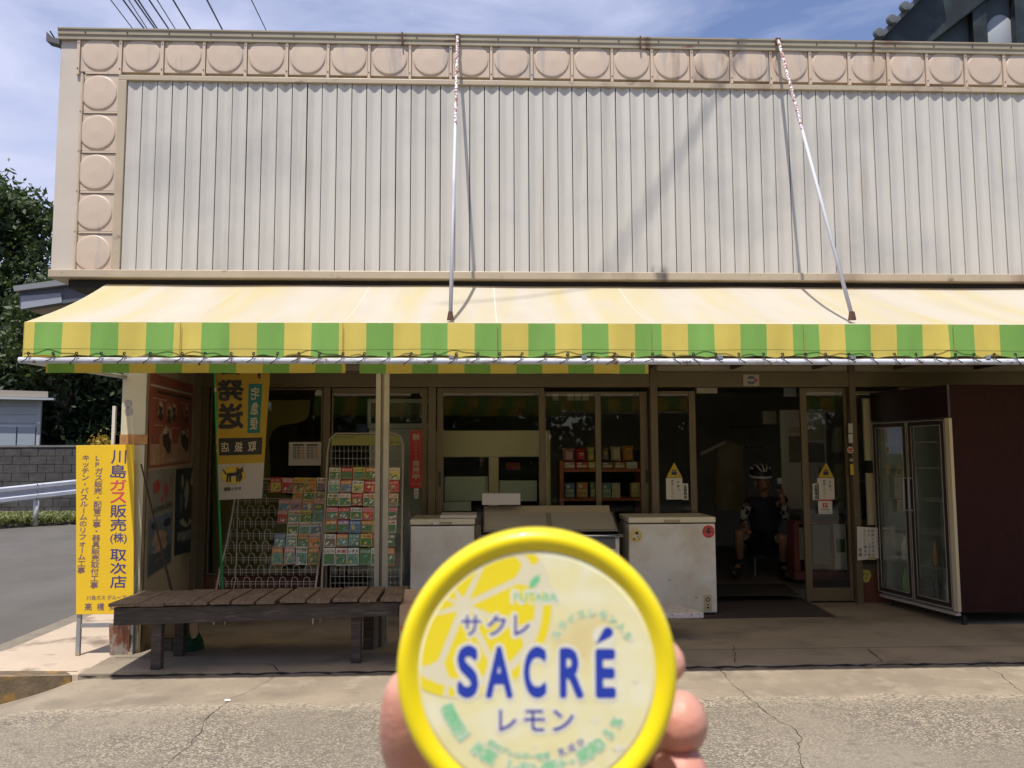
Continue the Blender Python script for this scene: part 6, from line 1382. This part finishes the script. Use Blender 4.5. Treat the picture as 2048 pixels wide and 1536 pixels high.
# grey shed
sh = thing('shed', 'small grey metal shed with flat roof behind the block wall', 'shed', (at(30, 892, 22).x, 22, .5))
gm = M('grey_blue_cladding', (.33, .35, .38), .5, nz=(3, .05)); x0, x1 = at(-120, 850, 22).x, at(82, 850, 22).x
MB().prism([(x0, 22.02, .3), (x1-.01, 22.02, .3), (x1-.01, 22.02, at(40, 796, 22).z), (x0, 22.02, at(40, 796, 22).z)], (-1.15, 2, 0)).build('wall', gm, sh)
for k in range(6):
    zt2 = at(40, 796+k*17.0, 22).z; MB().box(x0, x1-.10, 22.0, 22.018, at(40, 796+(k+1)*17-1, 22).z, zt2).build('cladding_board', gm, sh)
MB().box(x1-.09, x1, 21.96, 22.018, .3, at(40, 797, 22).z).build('corner_post', M('pale_trim', (.35, .36, .37), .5), sh)
for u0, u1 in ((-40, 34), (37, 72)): MB().box(at(u0, 870, 22).x, at(u1, 870, 22).x, 21.95, 21.998, .4, at(40, 853, 22).z).build('door_panel', M('shed_door', (.26, .30, .34), .5), sh)
MB().prism([at(-120, 776, 21.7), at(96, 783, 21.7), at(96, 795, 21.7), at(-120, 790, 21.7)], (-1.5, 2.6, 0)).build('roof', M('shed_roof', (.30, .27, .22), .6), sh)
MB().prism([at(-120, 790, 21.6), at(107, 796, 21.6), at(107, 800, 21.6), at(-120, 796, 21.6)], (0, .1, 0)).build('gutter', MATS['pale_trim'], sh)

# ------------------------------------------------------------------ house roof at upper right
hs2 = thing('neighbour_house', 'dark gabled roof of the house rising behind the shop at upper right', 'house', (at(2000, 700, 16).x, 16, 0))
Yh = 16.0
tm_ = M('dark_roof_timber', (.012, .016, .016), .5, nz=(3, .5), layers=[((.03, .05, .045), 2, (1, 1, 1), .5, .7)])
m = MB(); m.prism([at(1735, 96, Yh), at(1900, -60, Yh), at(2050, -60, Yh), at(1850, 96, Yh)], (0, .5, 0)); m.build('bargeboard', tm_, hs2, bevel=.03)
m = MB(); m.prism([at(1700, 125, Yh-.35), at(1888, -60, Yh-.35), at(1898, -60, Yh-.35), at(1716, 125, Yh-.35)], (0, 8, 0)); m.build('roof_slope', M('roof_tile_grey', (.10, .11, .12), .5), hs2)
for u, v in ((1758, 66), (1784, 39), (1810, 13), (1836, -14), (1732, 93)):
    c = at(u, v, Yh-.4); MB().lathe([(.001, .05), (.09, .045), (.11, 0), (.11, -.05)], c, (0, -1, 0), (1, 0, 0), 20).build('tile_cap', MATS['roof_tile_grey'], hs2)
m = MB(); m.prism([at(1770, 160, Yh+.3), at(1990, -80, Yh+.3), at(2300, -80, Yh+.3), at(2300, 160, Yh+.3)], (0, .2, 0)); m.build('gable_wall', M('slate_plaster', (.06, .078, .095), .8, nz=(2, .1)), hs2)
m = MB(); m.tube([at(1842, 100, Yh+.1), at(1990, -30, Yh+.1)], .018, 6); m.build('gable_trim', M('dim_tan_trim', (.14, .12, .09), .6), hs2)
m = MB(); rect(m, 1950, -60, 1968, 120, Yh+.1, 0, .15); rect(m, 2036, -60, 2070, 120, Yh+.1, 0, .15); m.build('gable_post', tm_, hs2)
m = MB(); c = at(2003, 90, Yh+.2); m.lathe([(.0, .012), (.36, .012), (.37, 0)], (0, 0, 0), (0, -1, 0), (1, 0, 0), 40)
for v in m.v: v.z = v.z*1.6+c.z+.14; v.x = v.x+c.x+v.z*.10-c.z*.10; v.y += Yh+.28
m.build('round_panel', M('pale_grey_panel', (.30, .33, .37), .6), hs2, smooth=True)
MB().box(at(1850, 300, Yh).x, at(2400, 300, Yh).x, Yh+.55, Yh+6, -.5, at(1900, 150, Yh).z).build('house_wall', MATS['slate_plaster'], hs2)

# ------------------------------------------------------------------ overhead wires
wires = [((220, -2), (262, 53)), ((245, -2), (285, 53)), ((256, -2), (292, 54)), ((268, -2), (308, 55)), ((275, -2), (313, 55)), ((297, -2), (336, 56)), ((313, -2), (350, 57)), ((345, -2), (381, 58)), ((413, -2), (445, 60)), ((502, -2), (533, 62))]
cab = M('cable_black', (.015, .015, .02), .6)
for i, ((u0, v0), (u1, v1)) in enumerate(wires):
    A1_ = at(u0-(u1-u0)*.6, v0-(v1-v0)*.6, 13); B1_ = at(u1+(u1-u0)*1.2, v1+(v1-v0)*1.2, 20)
    MB().tube([A1_, A1_.lerp(B1_, .5), B1_], .016 if i in (1, 3, 4, 5, 7, 8) else .010, 5).build('overhead_wire', cab, label=f'black overhead wire, {["first", "second", "third", "fourth", "fifth", "sixth", "seventh", "eighth", "ninth", "tenth"][i]} from the left above the roof', cat='wire', group='overhead wires')
A1_ = at(100, 62, 15); B1_ = at(135, 118, 15.5); MB().tube([A1_, B1_], .014, 5).build('overhead_wire', cab, label='short length of wire seen left of the roof corner', cat='wire', group='overhead wires')
# a utility pole's guy cable over the street throws the soft diagonal shadow on the siding
Ls = -S.normalized(); q0 = at(1482, 105, YF); q1 = at(1200, 560, YF)
A2 = q0+Ls*5; B2 = q1+Ls*12; dd = (B2-A2).normalized()
MB().tube([A2-dd*2.0, B2+dd*5], .014, 8).build('guy_cable', cab, label='thick cable over the street that shades the siding diagonally', cat='cable')
